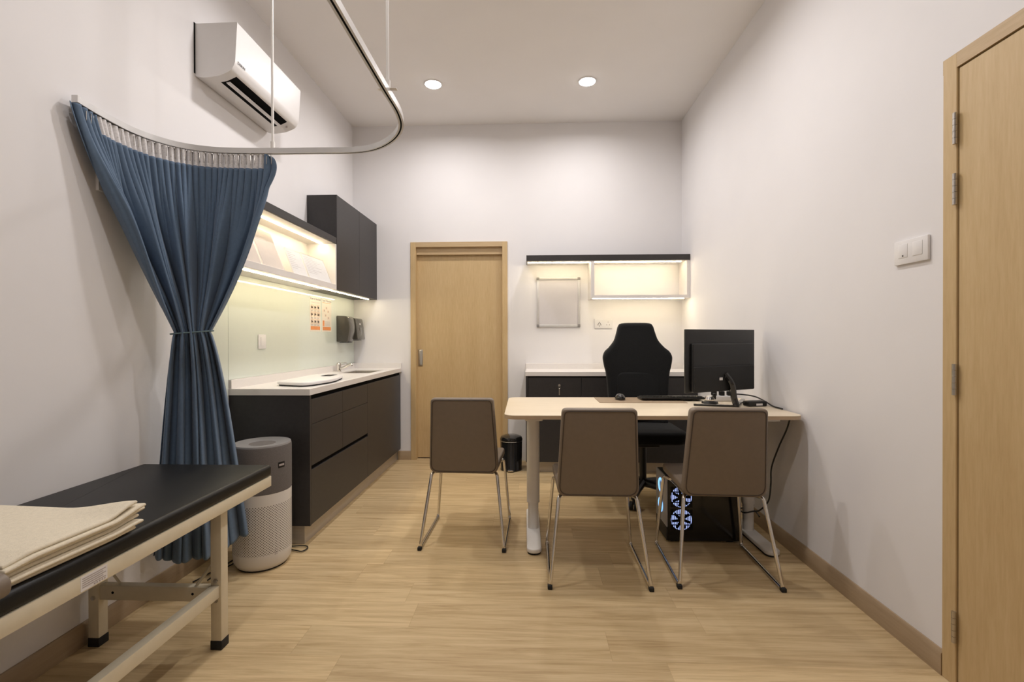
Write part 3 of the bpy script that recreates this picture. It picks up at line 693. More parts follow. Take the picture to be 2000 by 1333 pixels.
# folded blanket on the couch
bl = thing('folded_blanket', 'folded cream waffle blanket lying on the black couch', 'blanket', (-1.38, 1.18, 0.646))
def eg(i, n, L_):
    o = [0, 0.0012 / L_, 0.0035 / L_, 0.007 / L_]
    if i < 4: return o[i]
    if i > n - 5: return 1 - o[n - 1 - i]
    a, b_ = 3, n - 4; return o[3] + (1 - 2 * o[3]) * (i - a) / (b_ - a)
def layer(k, n):
    x0, x1 = -1.615 + 0.004 * (k % 3), -1.150 + 0.010 * math.sin(k * 1.9); y0, y1 = 0.998 + 0.004 * (k % 2), 1.372 - 0.012 * abs(k - 3) + 0.006 * math.sin(k * 2.3)
    z = 0.6475 + k * 0.0108; th = 0.0106; nx, ny = 34, 30; mb = MB(); g = {}
    def pt(i, j, side):
        u = eg(i, nx, x1 - x0); v_ = eg(j, ny, y1 - y0)
        x = x0 + (x1 - x0) * u; y = y0 + (y1 - y0) * v_
        x += 0.018 * (v_ - 0.5) * u; e = min(u, 1 - u, v_, 1 - v_); ee = min(1.0, min(u * (x1 - x0), (1 - u) * (x1 - x0), v_ * (y1 - y0), (1 - v_) * (y1 - y0)) / 0.006); t = th * math.sqrt(max(0.0, 1 - (1 - ee) ** 2)) + 0.0006
        lift = (0.004 + 0.0035 * k) * sm(0.72, 1.0, v_) * sm(0.55, 1.0, u) + 0.002 * k * 0.3 * math.sin(5 * u + 1.3) * v_
        sag = -0.0018 * k * sm(0.2, 0.0, v_) 
        return (x, y, z + lift + sag + (t / 2 if side else -t / 2) + th / 2)
    for sd in (0, 1):
        for i in range(nx):
            for j in range(ny): g[(i, j, sd)] = mb.bm.verts.new(pt(i, j, sd))
    for sd in (0, 1):
        for i in range(nx - 1):
            for j in range(ny - 1): mb.bm.faces.new([g[(i, j, sd)], g[(i + 1, j, sd)], g[(i + 1, j + 1, sd)], g[(i, j + 1, sd)]])
    bd = [(i, 0) for i in range(nx)] + [(nx - 1, j) for j in range(1, ny)] + [(i, ny - 1) for i in range(nx - 2, -1, -1)] + [(0, j) for j in range(ny - 2, 0, -1)]
    for a, b_ in zip(bd, bd[1:] + bd[:1]): mb.bm.faces.new([g[(*a, 0)], g[(*b_, 0)], g[(*b_, 1)], g[(*a, 1)]])
    mb.build('fold', 'blanket', bl, 60)
for k in range(6): layer(k, 6)
po = thing('pouch', 'taupe pouch end at the left picture edge on the couch', 'pouch', (-1.165, 0.89, 0.646))
MB().prism(rrect(-1.205, 0.646, -1.112, 0.700, 0.024), 0.78, 0.982, 'xz', 0.006, 3).build('body', 'taupe', po)
MB().prism(rrect(-1.192, 0.660, -1.124, 0.684, 0.010), 0.978, 0.9835, 'xz').build('opening', 'dark_gap', po)

# ------------------------------------------------------------------ air purifier and cord
ax_, ay_ = -1.440, 2.510
ap = thing('air_purifier', 'round white and grey air purifier standing between couch and cabinet', 'air purifier', (ax_, ay_, 0))
MB().lathe([(0.118, 0.006), (0.124, 0.010), (0.139, 0.035), (0.1425, 0.08), (0.1425, 0.399), (0.134, 0.40)], (ax_, ay_, 0), 96).build('lower_shell', 'perforated', ap)
MB().lathe([(0.110, 0.0), (0.119, 0.0), (0.120, 0.008), (0.11, 0.010)], (ax_, ay_, 0), 64).build('foot_ring', 'black_rubber', ap)
MB().lathe([(0.1415, 0.3995), (0.1435, 0.402), (0.1435, 0.632), (0.141, 0.641)], (ax_, ay_, 0), 96).build('cloth_sleeve', 'grey_cloth', ap)
MB().lathe([(0.1413, 0.640), (0.139, 0.648), (0.130, 0.6495), (0.058, 0.640), (0.052, 0.630)], (ax_, ay_, 0), 96, 1, False, False).build('top_rim', 'grey_rim', ap)
MB().lathe([(0.0545, 0.634), (0.05, 0.606), (0.0001, 0.604)], (ax_, ay_, 0), 64).build('air_outlet', 'dark_gap', ap)
def onshell(R, a0, a1, z0, z1, name, m, par, n=8, t=0.0012):
    mb = MB(); ring = []
    for k in range(n + 1):
        a = a0 + (a1 - a0) * k / n
        ring.append([mb.bm.verts.new((ax_ + rr * math.cos(a), ay_ + rr * math.sin(a), z)) for rr, z in ((R, z0), (R + t, z0), (R + t, z1), (R, z1))])
    for A, B in zip(ring, ring[1:]):
        for j in range(4): mb.bm.faces.new([A[j], A[(j + 1) % 4], B[(j + 1) % 4], B[j]])
    mb.bm.faces.new(ring[0]); mb.bm.faces.new(ring[-1]); return mb.build(name, m, par)
bd = onshell(0.1434, -0.52, -0.25, 0.527, 0.556, 'badge', 'black_plastic', ap)
onshell(0.1444, -0.49, -0.28, 0.536, 0.546, 'badge_window', 'ink', bd)
ic = onshell(0.1422, -0.66, -0.55, 0.082, 0.085, 'logo_mark', 'ink', ap)
MB().tube([(ax_ + 0.1424 * math.cos(a0), ay_ + 0.1424 * math.sin(a0), 0.100 + 0.010 * math.sin(b0)) for a0, b0 in [(-0.60 + 0.055 * math.cos(2 * PI * k / 20), 2 * PI * k / 20) for k in range(20)]], 0.0013, 6, True).build('logo_ring', 'ink', ic)
cd = MB(); cd.tube(smooth_path([(-1.60, 2.30, 0.006), (-1.585, 2.46, 0.006), (-1.50, 2.655, 0.008), (-1.40, 2.685, 0.008), (-1.305, 2.700, 0.008), (-1.272, 2.672, 0.008), (-1.285, 2.628, 0.008), (-1.33, 2.640, 0.008), (-1.44, 2.665, 0.006), (-1.58, 2.60, 0.006), (-1.62, 2.44, 0.006), (-1.66, 2.28, 0.006)], 10), 0.0035, 8)
cd.build('power_cord', 'black_plastic', ap)

# ------------------------------------------------------------------ right counter and shelf on the end wall
RX0, RYF = -0.042, 4.244
rc = thing('low_cabinet', 'dark low cabinet behind the desk under the white end-wall worktop', 'cabinet', (0.71, 4.47, 0))
bx('carcass', (RX0, RYF + 0.02, 0.10), (XR - 0.001, YB - 0.001, 0.867), 'dark', rc)
bx('side_panel', (RX0, RYF, 0.10), (RX0 + 0.018, RYF + 0.0205, 0.867), 'dark', rc)
bx('plinth', (RX0 + 0.12, RYF + 0.06, 0), (XR - 0.016, YB - 0.014, 0.10), 'plinth', rc)
for x0, x1 in ((RX0 + 0.02, 0.45), (0.45, 0.95), (0.95, XR - 0.003)):
    dr = bx('drawer_front', (x0 + 0.0015, RYF, 0.545), (x1 - 0.0015, RYF + 0.019, 0.850), 'dark', rc, 0.001, 1)
    bx('door', (x0 + 0.0015, RYF, 0.102), (x1 - 0.0015, RYF + 0.019, 0.515), 'dark', rc, 0.001, 1)
    if x0 < 0.1:
        lk = MB(); lk.cyl((0.255, RYF + 0.001, 0.785), (0.255, RYF - 0.005, 0.785), 0.011, seg=18); lk.build('lock', 'steel', dr)
bx('recess', (RX0 + 0.02, RYF + 0.0125, 0.513), (XR - 0.003, RYF + 0.0198, 0.547), 'dark_gap', rc)
ky = thing('key_bunch', 'small key hanging in the lock of the low dark cabinet', 'keys', (0.255, RYF - 0.012, 0.70))
k1 = MB(); k1.box((0.2535, RYF - 0.028, 0.777), (0.2565, RYF - 0.006, 0.793), 0.001, 1); k1.build('key', 'steel', ky)
k1 = MB(); k1.tube([(0.255 + 0.009 * math.cos(a), RYF - 0.022, 0.770 + 0.012 * math.sin(a)) for a in [2 * PI * k / 20 for k in range(20)]], 0.0012, 6, True); k1.build('ring', 'chrome', ky)
k1 = MB(); k1.box((0.249, RYF - 0.024, 0.700), (0.259, RYF - 0.021, 0.760), 0.001, 1); k1.build('spare_key', 'steel', ky)
rw = thing('worktop', 'white quartz worktop with upstand behind the desk chair', 'worktop', (0.71, 4.46, 0.867))
bx('slab', (RX0 - 0.004, RYF - 0.004, 0.8675), (XR - 0.001, YB - 0.001, 0.905), 'quartz', rw, 0.0015, 1)
bx('upstand', (RX0 - 0.004, YB - 0.02, 0.9045), (XR - 0.001, YB - 0.001, 0.957), 'quartz', rw, 0.001, 1)
rs = thing('wall_shelf', 'lit wall shelf with dark top board and open white box above the desk chair', 'shelf', (0.72, 4.57, 1.565))
bx('top_board', (-0.036, 4.444, 1.922), (XR - 0.001, YB - 0.001, 1.974), 'dark', rs, 0.001, 1)
bx('soffit', (-0.030, 4.452, 1.918), (XR - 0.002, YB - 0.001, 1.9225), 'white_lam', rs)
b = MB(); b.box((0.562, 4.448, 1.572), (0.592, YB - 0.001, 1.918), 0.001, 1); b.build('side_board', 'white_lam', rs)
bx('side_board', (XR - 0.030, 4.448, 1.572), (XR - 0.001, YB - 0.001, 1.918), 'white_lam', rs, 0.001, 1)
bx('bottom_board', (0.592, 4.448, 1.572), (XR - 0.030, YB - 0.001, 1.602), 'white_lam', rs, 0.001, 1)
for nm, x0, x1, y, z in (('led_strip', -0.02, 0.56, 4.52, 1.914), ('led_strip', 0.60, 1.405, 4.52, 1.914), ('led_strip', 0.58, 1.42, 4.475, 1.568)):
    bx(nm, (x0, y, z), (x1, y + 0.011, z + 0.004), 'led', rs)

# whiteboard
wb = thing('whiteboard', 'small aluminium framed whiteboard on the end wall beside the lit box', 'whiteboard', (0.274, YB, 1.31))
WX0, WX1, WZ0, WZ1 = 0.062, 0.486, 1.312, 1.797
bx('panel', (WX0 + 0.012, YB - 0.010, WZ0 + 0.012), (WX1 - 0.012, YB - 0.001, WZ1 - 0.012), 'board_face', wb)
for lo, hi in (((WX0 + 0.02, WZ0), (WX1 - 0.02, WZ0 + 0.024)), ((WX0 + 0.02, WZ1 - 0.024), (WX1 - 0.02, WZ1)), ((WX0, WZ0 + 0.02), (WX0 + 0.024, WZ1 - 0.02)), ((WX1 - 0.024, WZ0 + 0.02), (WX1, WZ1 - 0.02))):
    bx('frame_profile', (lo[0], YB - 0.016, lo[1]), (hi[0], YB - 0.001, hi[1]), 'alu', wb, 0.003)
for x in (WX0, WX1 - 0.026):
    for z in (WZ0, WZ1 - 0.026): bx('corner_cap', (x - 0.001, YB - 0.018, z - 0.001), (x + 0.027, YB - 0.001, z + 0.027), 'grey_rim', wb, 0.004)
# wall socket
ws = thing('wall_socket', 'white double power socket on the end wall left of the desk chair', 'socket', (0.712, YB, 1.30))
bx('plate', (0.624, YB - 0.010, 1.298), (0.800, YB - 0.001, 1.388), 'white_plastic', ws, 0.003)
hs = MB()
for dx, dz in ((0, 0.014), (-0.014, -0.010), (0.014, -0.010), (0, -0.022), (-0.008, 0.002), (0.008, 0.002)): hs.box((0.672 + dx - 0.0035, YB - 0.0108, 1.343 + dz - 0.005), (0.672 + dx + 0.0035, YB - 0.0098, 1.343 + dz + 0.005))
hs.build('socket_holes', 'ink_dark', ws)
hs = MB()
for dx, dz in ((0, 0.016), (-0.013, -0.010), (0.013, -0.010)): hs.box((0.756 + dx - 0.003, YB - 0.0108, 1.343 + dz - 0.005), (0.756 + dx + 0.003, YB - 0.0098, 1.343 + dz + 0.005))
hs.build('socket_holes', 'ink', ws)
# light switch on the right wall
sw = thing('light_switch', 'white double switch plate on the right wall near the hinged door', 'switch', (XR, 1.893, 1.485))
bx('plate', (XR - 0.011, 1.811, 1.487), (XR - 0.0005, 1.974, 1.580), 'white_plastic', sw, 0.003)
for y0 in (1.835, 1.905): bx('rocker', (XR - 0.0125, y0, 1.512), (XR - 0.0105, y0 + 0.046, 1.565), 'white_plastic', sw, 0.001)
bx('indicator', (XR - 0.0134, 1.924, 1.5165), (XR - 0.0122, 1.930, 1.523), 'ink_dark', sw)

# ------------------------------------------------------------------ pedal bin
px, py = -0.178, 4.375
pb = thing('pedal_bin', 'small glossy black pedal bin by the sliding door', 'bin', (px, py, 0))
MB().lathe([(0.094, 0.0), (0.099, 0.004), (0.099, 0.012), (0.097, 0.016), (0.1005, 0.262), (0.0985, 0.268)], (px, py, 0), 48).build('body', 'black_gloss', pb)
MB().lathe([(0.1015, 0.266), (0.1025, 0.272), (0.1025, 0.286), (0.094, 0.304), (0.06, 0.317), (0.0001, 0.321)], (px, py, 0), 48).build('lid', 'black_gloss', pb)
MB().tube([(px + 0.1012 * math.cos(a), py + 0.1012 * math.sin(a), 0.2665) for a in [2 * PI * k / 48 for k in range(48)]], 0.0017, 6, True).build('rim', 'steel', pb)
q = MB(); q.box((px - 0.028, py - 0.128, 0.012), (px + 0.024, py - 0.088, 0.024), 0.005, 2); q.build('pedal', 'chrome', pb)

# ------------------------------------------------------------------ desk
DC = (0.652, 2.972); DH = 0.787
dk = thing('desk', 'pale birch desk on white column legs facing the visitor chairs', 'desk', (DC[0], DC[1], 0))
out = rrect(DC[0] - 0.80, DC[1] - 0.40, DC[0] + 0.80, DC[1] + 0.40, 0.065, 8)
MB().prism(out, DH - 0.0035, DH, 'xy', 0.0015, 2).build('tabletop', 'desk', dk)
tt = [(DC[0] + (x - DC[0]) * 0.9995, DC[1] + (y - DC[1]) * 0.9995) for x, y in out]
MB().prism(tt, DH - 0.022, DH - 0.0035, 'xy').build('edge_band', 'desk_edge', dk)
for lx in (0.015, 1.325):
    cy = 2.955
    lg = MB(); lg.prism(rrect(lx - 0.039, cy - 0.033, lx + 0.039, cy + 0.033, 0.031, 8), 0.195, 0.742, 'xy'); lg = lg.build('leg_column', 'white_metal', dk)
    ii = MB(); ii.prism(rrect(lx - 0.032, cy - 0.027, lx + 0.032, cy + 0.027, 0.026, 8), 0.030, 0.196, 'xy'); ii.build('inner_column', 'white_metal', lg)
    ft = MB(); ft.prism(rrect(lx - 0.041, 2.640, lx + 0.041, 3.30, 0.039, 8), 0.010, 0.034, 'xy', 0.006, 3); fo = ft.build('foot', 'white_metal', dk)
    MB().prism(rrect(lx - 0.036, 2.648, lx + 0.036, 3.292, 0.034, 8), 0.0, 0.0105, 'xy').build('foot_pad', 'black_rubber', fo)
    pl = MB(); pl.box((lx - 0.05, 2.68, 0.738), (lx + 0.05, 3.26, 0.764), 0.004); pl.build('support_arm', 'white_metal', dk)
b = MB(); b.box((0.06, 2.90, 0.735), (1.28, 2.935, 0.764)); b.box((0.06, 3.01, 0.735), (1.28, 3.045, 0.764)); b.build('crossbeam', 'white_metal', dk)
dk.rotation_euler = (0, 0, 0.012)

# visitor chairs -----------------------------------------------------------
def make_chair(label):
    t = thing('visitor_chair', label, 'chair', (0, 0, 0), 'taupe visitor chairs in front of the desk')
    # backrest: trapezoid pad, leaning back toward -y
    z0, z1 = 0.416, 0.862
    poly = rpoly([(-0.203, z0), (0.203, z0), (0.180, z1), (-0.180, z1)], [0.05, 0.05, 0.025, 0.025], 6)
    def tilt(co):
        k = (co.z - z0) / (z1 - z0); bow = 0.010 * (1 - (co.x / 0.2) ** 2)
        y = co.y - 0.165 - 0.066 * k - 0.012 * math.sin(PI * min(max(k, 0), 1)) * 0 - bow * k * 0.5
        return (co.x, y, co.z)
    b = MB()
    # build from strips so the pad can bend
    b.prism(poly, 0.0, 0.056, 'xz', 0.013, 5, tilt); bk = b.build('backrest', 'taupe', t, 50)
    pp = [Vector(tilt(Vector((x - math.copysign(0.0118, x), 0.0002, z + (0.0118 if z < (z0 + z1) / 2 else -0.0118))))) for x, z in poly]
    MB().tube(pp, 0.0030, 6, True).build('piping', 'taupe_dark', bk)
    seat = rpoly([(-0.198, -0.132), (0.198, -0.132), (0.212, 0.245), (-0.212, 0.245)], [0.02, 0.02, 0.05, 0.05], 6)
    def sseat(co):
        v = (co.y + 0.132) / 0.377
        return (co.x, co.y, co.z + 0.012 * v * v + 0.010 * abs(co.x / 0.2) ** 3)
    b = MB(); b.prism(seat, 0.418, 0.462, 'xy', 0.014, 4, sseat); b.build('seat', 'taupe', t, 50)
    bx('under_plate', (-0.17, -0.13, 0.408), (0.17, 0.19, 0.4195), 'black_plastic', t)
    for sx in (-1, 1):
        R = 0.0092
        path = fillet([(sx * 0.172, -0.10, 0.408), (sx * 0.192, -0.142, 0.412), (sx * 0.240, -0.244, R), (sx * 0.240, 0.246, R), (sx * 0.205, 0.215, 0.408), (sx * 0.175, 0.15, 0.408), (sx * 0.172, -0.10, 0.408)], 0.026, 6)
        fr = MB().tube(path[:-1], R, 12, True).build('side_frame', 'chrome', t)
        cp = MB(); cp.box((sx * 0.240 - 0.0115, -0.256, 0.0), (sx * 0.240 + 0.0115, -0.226, 0.020), 0.004, 2); cp.build('foot_cap', 'black_rubber', fr)
        cp = MB(); cp.cyl((sx * 0.240, 0.226, R), (sx * 0.240, 0.242, R), 0.0112, seg=14); cp.build('foot_glide', 'chrome', fr)
    for y in (-0.07, 0.13): MB().tube([(-0.176, y, 0.401), (0.176, y, 0.401)], 0.008, 10).build('cross_tube', 'black_plastic', t)
    return t
ch = make_chair('taupe leather visitor chair with chrome legs standing off the desk, near the sliding door')
c2 = dup(ch, (0.333, 2.530, 0), -0.006, 'taupe leather visitor chair with chrome legs at the middle of the desk front')
c3 = dup(ch, (0.960, 2.550, 0), -0.032, 'taupe leather visitor chair with chrome legs in front of the lit computer tower')
ch.location = (-0.385, 2.922, 0); ch.rotation_euler = (0, 0, -0.022)

# office chair behind the desk -----------------------------------------------
ox, oy = 0.845, 3.78
oc = thing('office_chair', 'black fabric high-back gaming style office chair behind the desk', 'chair', (ox, oy, 0))
half = [(0.105, 1.322), (0.135, 1.300), (0.150, 1.250), (0.172, 1.185), (0.215, 1.130), (0.250, 1.098), (0.267, 1.062), (0.268, 1.030), (0.258, 0.975), (0.245, 0.920), (0.238, 0.83), (0.230, 0.70), (0.225, 0.55), (0.20, 0.52)]
hp = [Vector((0.0, 1.325, 0))] + [Vector((x, z, 0)) for x, z in half] + [Vector((0.0, 0.515, 0))]
hs_ = [(p.x, p.y) for p in smooth_path(hp, 4)]
outl = [(x, z) for x, z in hs_] + [(-x, z) for x, z in reversed(hs_[1:-1])]
def obk(co):
    k = (co.z - 0.52) / 0.8
    wing = 0.045 * (abs(co.x) / 0.26) ** 2.2
    return (ox + co.x, co.y + oy + 0.02 + 0.10 * k - wing, co.z)
b = MB(); b.prism(outl, -0.045, 0.055, 'xz', 0.030, 5, obk); b.build('backrest', 'black_fabric', oc, 60)
inner = [(x * 0.66, 0.66 + (z - 0.52) * 0.62 - 0.12) for x, z in outl]
q = MB(); q.prism(rrect(-0.165, 0.56, 0.165, 0.93, 0.05), -0.056, -0.03, 'xz', 0.010, 3, obk); q.build('lumbar_panel', 'black_fabric', oc, 60)
q = MB(); q.prism(rrect(ox - 0.26, oy - 0.45, ox + 0.26, oy + 0.06, 0.09), 0.455, 0.545, 'xy', 0.03, 4); q.build('seat', 'black_fabric', oc, 60)
bx('mechanism', (ox - 0.09, oy - 0.30, 0.41), (ox + 0.09, oy - 0.04, 0.457), 'black_plastic', oc, 0.01)
MB().cyl((ox, oy - 0.15, 0.10), (ox, oy - 0.15, 0.42), 0.026, seg=20).build('gas_lift', 'black_plastic', oc)
for k in range(5):
    a = math.radians(-115 + 72 * k); c0 = Vector((ox, oy - 0.15, 0)); dr = Vector((math.cos(a), math.sin(a), 0))
    lg = MB().tube([c0 + dr * 0.02 + Vector((0, 0, 0.115)), c0 + dr * 0.15 + Vector((0, 0, 0.108)), c0 + dr * 0.30 + Vector((0, 0, 0.082))], [0.030, 0.026, 0.019], 10).build('base_leg', 'black_plastic', oc)
    cc = c0 + dr * 0.30; pn = Vector((-dr.y, dr.x, 0))
    w = MB()
    for sgn in (-1, 1): w.cyl(cc + pn * (sgn * 0.008) + Vector((0, 0, 0.029)), cc + pn * (sgn * 0.028) + Vector((0, 0, 0.029)), 0.029, seg=22)
    w.cyl(cc + Vector((0, 0, 0.04)), cc + Vector((0, 0, 0.085)), 0.010, seg=12); w.build('caster', 'black_rubber', lg)
for sx in (-1, 1):
    xa = ox + sx * 0.335
    ar = MB(); ar.tube(fillet([(ox + sx * 0.2, oy - 0.20, 0.445), (xa, oy - 0.20, 0.445), (xa, oy - 0.20, 0.725)], 0.04, 6), 0.020, 10); am = ar.build('arm_post', 'black_plastic', oc)
    q = MB(); q.prism(rrect(xa - 0.045, oy - 0.34, xa + 0.045, oy - 0.08, 0.03), 0.722, 0.748, 'xy', 0.008, 3); q.build('arm_pad', 'brown_mat' if sx < 0 else 'black_plastic', am)

# monitor ------------------------------------------------------------------------
ma = Vector((0.893, 2.795, 0)); mb_ = Vector((1.408, 3.068, 0)); dirm = (mb_ - ma).normalized(); mc = (ma + mb_) / 2; mw = (mb_ - ma).length
back = Vector((dirm.y, -dirm.x, 0))      # toward the visitors
def mon(u, d, z): return mc + dirm * u + back * d + Vector((0, 0, z))
mm = Matrix(((dirm.x, back.x, 0, mc.x), (dirm.y, back.y, 0, mc.y), (0, 0, 1, 0), (0, 0, 0, 1)))
mo = thing('monitor', 'black computer monitor seen from behind on the right of the desk', 'monitor', (1.2, 2.96, DH))
b = MB(); b.box((-mw / 2, -0.010, 0.882), (mw / 2, 0.004, 1.252), 0.003, 2, mm); b.build('bezel', 'black_plastic', mo)
b = MB(); b.box((-mw / 2 + 0.006, -0.0112, 0.894), (mw / 2 - 0.006, -0.0098, 1.246), 0, 1, mm); b.build('screen', 'black_gloss', mo)
b = MB(); b.box((-mw / 2 + 0.035, 0.002, 0.886), (mw / 2 - 0.028, 0.026, 1.170), 0.008, 3, mm); hb = b.build('rear_housing', 'black_plastic', mo)
b = MB(); b.box((-mw / 2 + 0.035, 0.024, 0.884), (mw / 2 - 0.042, 0.036, 1.035), 0.007, 3, mm); b.build('port_cover', 'black_rubber', hb)
b = MB(); b.box((-0.055, 0.0355, 0.950), (-0.028, 0.0368, 0.966), 0.001, 1, mm); b.build('sticker', 'paper', hb)
hub = Vector((1.232, 2.905, DH))
nk = MB(); nk.tube(smooth_path([mon(0.0, 0.03, 0.985), mon(0.02, 0.06, 0.93), hub + Vector((-0.012, 0.01, 0.06)), hub + Vector((0, 0, 0.006))], 6), 0.019, 10); nk.build('neck', 'black_gloss', mo)
ls = MB()
for e in (Vector((0.998, 2.965, 0)), Vector((1.405, 3.215, 0))):
    d_ = (e - Vector((hub.x, hub.y, 0))); ln_ = d_.length; d_.normalize(); n_ = Vector((-d_.y, d_.x, 0))
    mt = Matrix(((d_.x, n_.x, 0, hub.x), (d_.y, n_.y, 0, hub.y), (0, 0, 1, DH), (0, 0, 0, 1)))
    ls.box((-0.012, -0.013, 0.0005), (ln_, 0.013, 0.012), 0.003, 2, mt)
ls.build('base_leg', 'black_gloss', mo)

# things on the desk ---------------------------------------------------------------
tag(MB().prism(rrect(0.442, 3.078, 1.000, 3.345, 0.006), DH + 0.0002, DH + 0.003, 'xy').build('desk_mat', 'brown_mat'), 'flat brown desk mat under the mouse and keyboard', 'desk mat')
DM = DH + 0.0032
ms = thing('mouse', 'black computer mouse on the brown desk mat', 'mouse', (0.60, 3.225, DM))
def mfn(co):
    x, y, z = co; return (0.600 + x * 0.034, 3.225 + y * 0.054, DM + 0.002 + (max(z, -0.12) + 0.12) * 0.036 * (1 - 0.25 * y))
sp_ = bmesh.new(); bmesh.ops.create_uvsphere(sp_, u_segments=28, v_segments=18, radius=1)
q = MB(); q.merge(sp_, None, mfn); q.build('shell', 'black_gloss', ms)
q = MB(); q.cyl((0.596, 3.262, DM + 0.026), (0.604, 3.262, DM + 0.026), 0.008, seg=16); q.build('scroll_wheel', 'grey_rim', ms)
kb = thing('keyboard', 'black keyboard lying along the back of the desk mat', 'keyboard', (0.93, 3.22, DM))
kz = math.radians(3)
mt = Matrix.Translation((0.935, 3.235, DM + 0.003)) @ Matrix.Rotation(-math.radians(4), 4, 'X')
q = MB(); q.box((-0.205, -0.068, 0), (0.205, 0.068, 0.016), 0.004, 2, mt); q.build('case', 'black_plastic', kb)
ks = MB()
for r in range(5):
    for c_ in range(18): ks.box((-0.196 + c_ * 0.0218, -0.058 + r * 0.0236, 0.0158), (-0.196 + c_ * 0.0218 + 0.018, -0.058 + r * 0.0236 + 0.019, 0.021), 0, 1, mt)
o = ks.build('keys', 'black_plastic', kb); 
q = MB(); q.box((-0.18, -0.066, -0.0012), (-0.16, -0.05, 0.006), 0, 1, mt); q.box((0.16, -0.066, -0.0012), (0.18, -0.05, 0.006), 0, 1, mt); q.build('flip_foot', 'black_plastic', kb)
# small gadget, power strip, adapter
gd = thing('desk_gadget', 'small chrome domed gadget with black base under the monitor', 'gadget', (1.135, 3.07, DH))
MB().lathe([(0.048, 0.0), (0.050, 0.004), (0.046, 0.012), (0.03, 0.016)], (1.135, 3.07, DH + 0.0004), 28).build('base', 'black_plastic', gd)
MB().lathe([(0.030, 0.012), (0.033, 0.026), (0.024, 0.044), (0.0001, 0.052)], (1.135, 3.07, DH + 0.0004), 28).build('dome', 'chrome', gd)
q = MB(); q.box((1.150, 3.050, DH + 0.028), (1.168, 3.070, DH + 0.066), 0.004); q.build('lever', 'black_plastic', gd)
ps = thing('power_strip', 'white power strip with black plugs on the desk under the monitor', 'power strip', (1.25, 3.20, DH))
q = MB(); q.box((1.185, 3.16, DH + 0.0005), (1.335, 3.215, DH + 0.036), 0.006); q.build('case', 'white_plastic', ps)
for x in (1.205, 1.255, 1.305):
    q = MB(); q.box((x - 0.014, 3.170, DH + 0.036), (x + 0.014, 3.204, DH + 0.066), 0.004)
    q.tube([(x, 3.187, DH + 0.066), (x, 3.180, DH + 0.10), (x - 0.01, 3.150, DH + 0.125)], 0.004, 8); q.build('plug', 'black_plastic', ps)
ad = thing('power_adapter', 'black power adapter brick with white label on the right end of the desk', 'adapter', (1.36, 2.95, DH))
mt = Matrix.Translation((1.362, 2.955, DH + 0.0005)) @ Matrix.Rotation(0.20, 4, 'Z')
q = MB(); q.box((-0.062, -0.030, 0), (0.062, 0.030, 0.032), 0.007, 3, mt); cs = q.build('case', 'black_plastic', ad)
q = MB(); q.box((-0.012, -0.0306, 0.006), (0.030, -0.0298, 0.018), 0, 1, mt); q.build('label', 'paper', cs)
cb = MB(); cb.tube(smooth_path([(1.312, 2.945, DH + 0.02), (1.285, 2.950, DH + 0.022), (1.262, 2.925, DH + 0.016)], 6), 0.003, 8)
tag(cb.build('adapter_cable', 'black_plastic'), 'thin black cable between adapter brick and monitor stand on the desk', 'cable')
cb = MB(); cb.tube(smooth_path([(1.33, 3.20, DH + 0.045), (1.39, 3.17, DH + 0.044), (1.428, 3.09, DH + 0.040), (1.440, 2.98, DH + 0.022), (1.443, 2.90, DH + 0.0065), (1.446, 2.80, DH + 0.0055)], 8), 0.0045, 8)
tag(cb.build('power_cable', 'black_plastic'), 'black cable running over the right end of the desk top', 'cable')
cb = MB(); cb.tube(smooth_path([(1.448, 2.72, 0.758), (1.448, 2.76, 0.68), (1.444, 2.84, 0.56), (1.432, 2.895, 0.43), (1.425, 2.89, 0.33), (1.405, 2.875, 0.24), (1.365, 2.895, 0.175), (1.326, 2.912, 0.160), (1.287, 2.918, 0.150), (1.278, 2.965, 0.145), (1.295, 3.005, 0.145), (1.35, 3.012, 0.146), (1.372, 2.965, 0.14), (1.370, 2.915, 0.128)], 8), 0.0045, 8)
tag(cb.build('hanging_cable', 'black_plastic'), 'black cable hanging from the desk and tied round its right leg', 'cable')

# computer tower -----------------------------------------------------------------------
pc = thing('computer_tower', 'black computer tower with blue lit fans under the desk', 'computer', (1.0, 2.945, 0))
X0, X1, Y0, Y1, Z1 = 0.797, 1.222, 2.832, 3.066, 0.382
bx('case', (X0 + 0.008, Y0 + 0.004, 0.012), (X1, Y1, Z1), 'black_plastic', pc, 0.003)
bx('foot', (X0 + 0.03, Y0 + 0.02, 0), (X0 + 0.07, Y1 - 0.02, 0.013), 'black_rubber', pc); bx('foot', (X1 - 0.07, Y0 + 0.02, 0), (X1 - 0.03, Y1 - 0.02, 0.013), 'black_rubber', pc)
fp = MB(); fp.box((X0, Y0 + 0.004, 0.09), (X0 + 0.008, Y1, Z1 - 0.002), 0.002, 2); fp.build('front_panel', 'front_panel', pc)
fp = MB(); fp.box((X0, Y0 + 0.004, 0.012), (X0 + 0.008, Y1, 0.089), 0.002, 2); fp.build('front_skirt', 'black_plastic', pc)
for z in (0.302, 0.182):
    MB().tube([(X0 - 0.001, 2.957 + 0.038 * math.cos(a), z + 0.038 * math.sin(a)) for a in [2 * PI * k / 32 for k in range(32)]], 0.0055, 8, True).build('light_ring', 'blue_led', pc)
sp2 = bx('side_panel', (X0 + 0.008, Y0, 0.012), (X1, Y0 + 0.0045, Z1), 'dark_glass', pc, 0.001, 1)
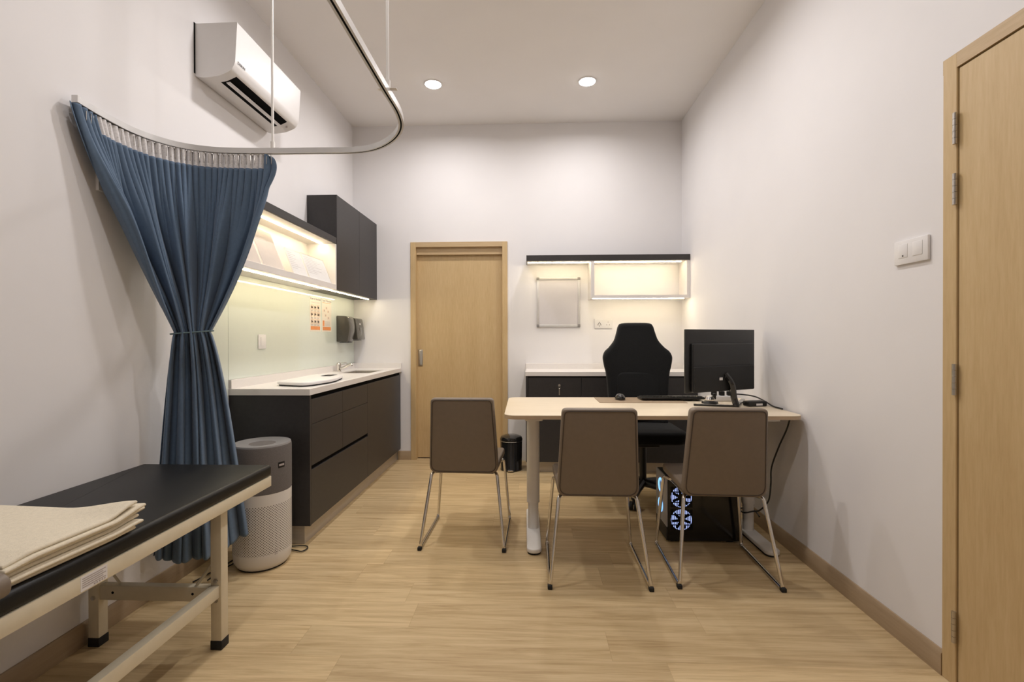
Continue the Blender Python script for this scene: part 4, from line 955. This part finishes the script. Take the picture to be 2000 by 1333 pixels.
for z in (0.268, 0.135):
    cxf = X0 + 0.085; g = MB(); g.lathe([(0.022, 0), (0.061, 0)], (0, 0, 0), 40, 1, False, False)
    for v_ in g.bm.verts: v_.co = Vector((cxf + v_.co.x, Y0 - 0.0008, z + v_.co.y))
    fan = g.build('fan_light', 'fan_led', pc)
    bl_ = MB()
    for k in range(7):
        a = 2 * PI * k / 7 + z * 9; bl_.quad((cxf + 0.022 * math.cos(a), Y0 - 0.0015, z + 0.022 * math.sin(a)), (cxf + 0.056 * math.cos(a + 0.15), Y0 - 0.0015, z + 0.056 * math.sin(a + 0.15)), (cxf + 0.056 * math.cos(a + 0.42), Y0 - 0.0015, z + 0.056 * math.sin(a + 0.42)), (cxf + 0.022 * math.cos(a + 0.75), Y0 - 0.0015, z + 0.022 * math.sin(a + 0.75)))
    bl_.build('fan_blades', 'dark_gap', fan)
    gr = MB()
    for k in range(14): gr.box((cxf - 0.060 + k * 0.0092, Y0 - 0.0038, z - 0.060), (cxf - 0.060 + k * 0.0092 + 0.0036, Y0 - 0.0022, z + 0.060))
    for zz in (-0.03, 0.03): gr.box((cxf - 0.058, Y0 - 0.0038, z + zz - 0.003), (cxf + 0.058, Y0 - 0.0022, z + zz + 0.003))
    gr.build('fan_grille', 'dark_gap', fan)

# ------------------------------------------------------------------ camera, world, view
def camera(yaw, pitch, roll, f_px, h):
    fw = Vector((-math.sin(yaw) * math.cos(pitch), math.cos(yaw) * math.cos(pitch), math.sin(pitch)))
    r = Vector((math.cos(yaw), math.sin(yaw), 0)); u = r.cross(fw)
    R = r * math.cos(roll) + u * math.sin(roll); U = -r * math.sin(roll) + u * math.cos(roll)
    cd_ = bpy.data.cameras.new('camera'); co = bpy.data.objects.new('camera', cd_); COL.objects.link(co)
    cd_.sensor_width = 36; cd_.sensor_fit = 'HORIZONTAL'; cd_.lens = f_px / 2000 * 36; cd_.clip_start = 0.02
    co.matrix_world = Matrix(((R.x, U.x, -fw.x, 0), (R.y, U.y, -fw.y, 0), (R.z, U.z, -fw.z, h), (0, 0, 0, 1)))
    return co
S.camera = camera(0.0385, -0.005, -0.0022, 933.0, 1.2)
wd = bpy.data.worlds.new('world'); wd.use_nodes = True; S.world = wd
wd.node_tree.nodes['Background'].inputs[0].default_value = (0.6, 0.58, 0.56, 1); wd.node_tree.nodes['Background'].inputs[1].default_value = 0.05
S.view_settings.view_transform = 'Standard'; S.view_settings.look = 'None'; S.view_settings.gamma = 1.0
S.view_settings.use_curve_mapping = False; S.view_settings.exposure = 0.05
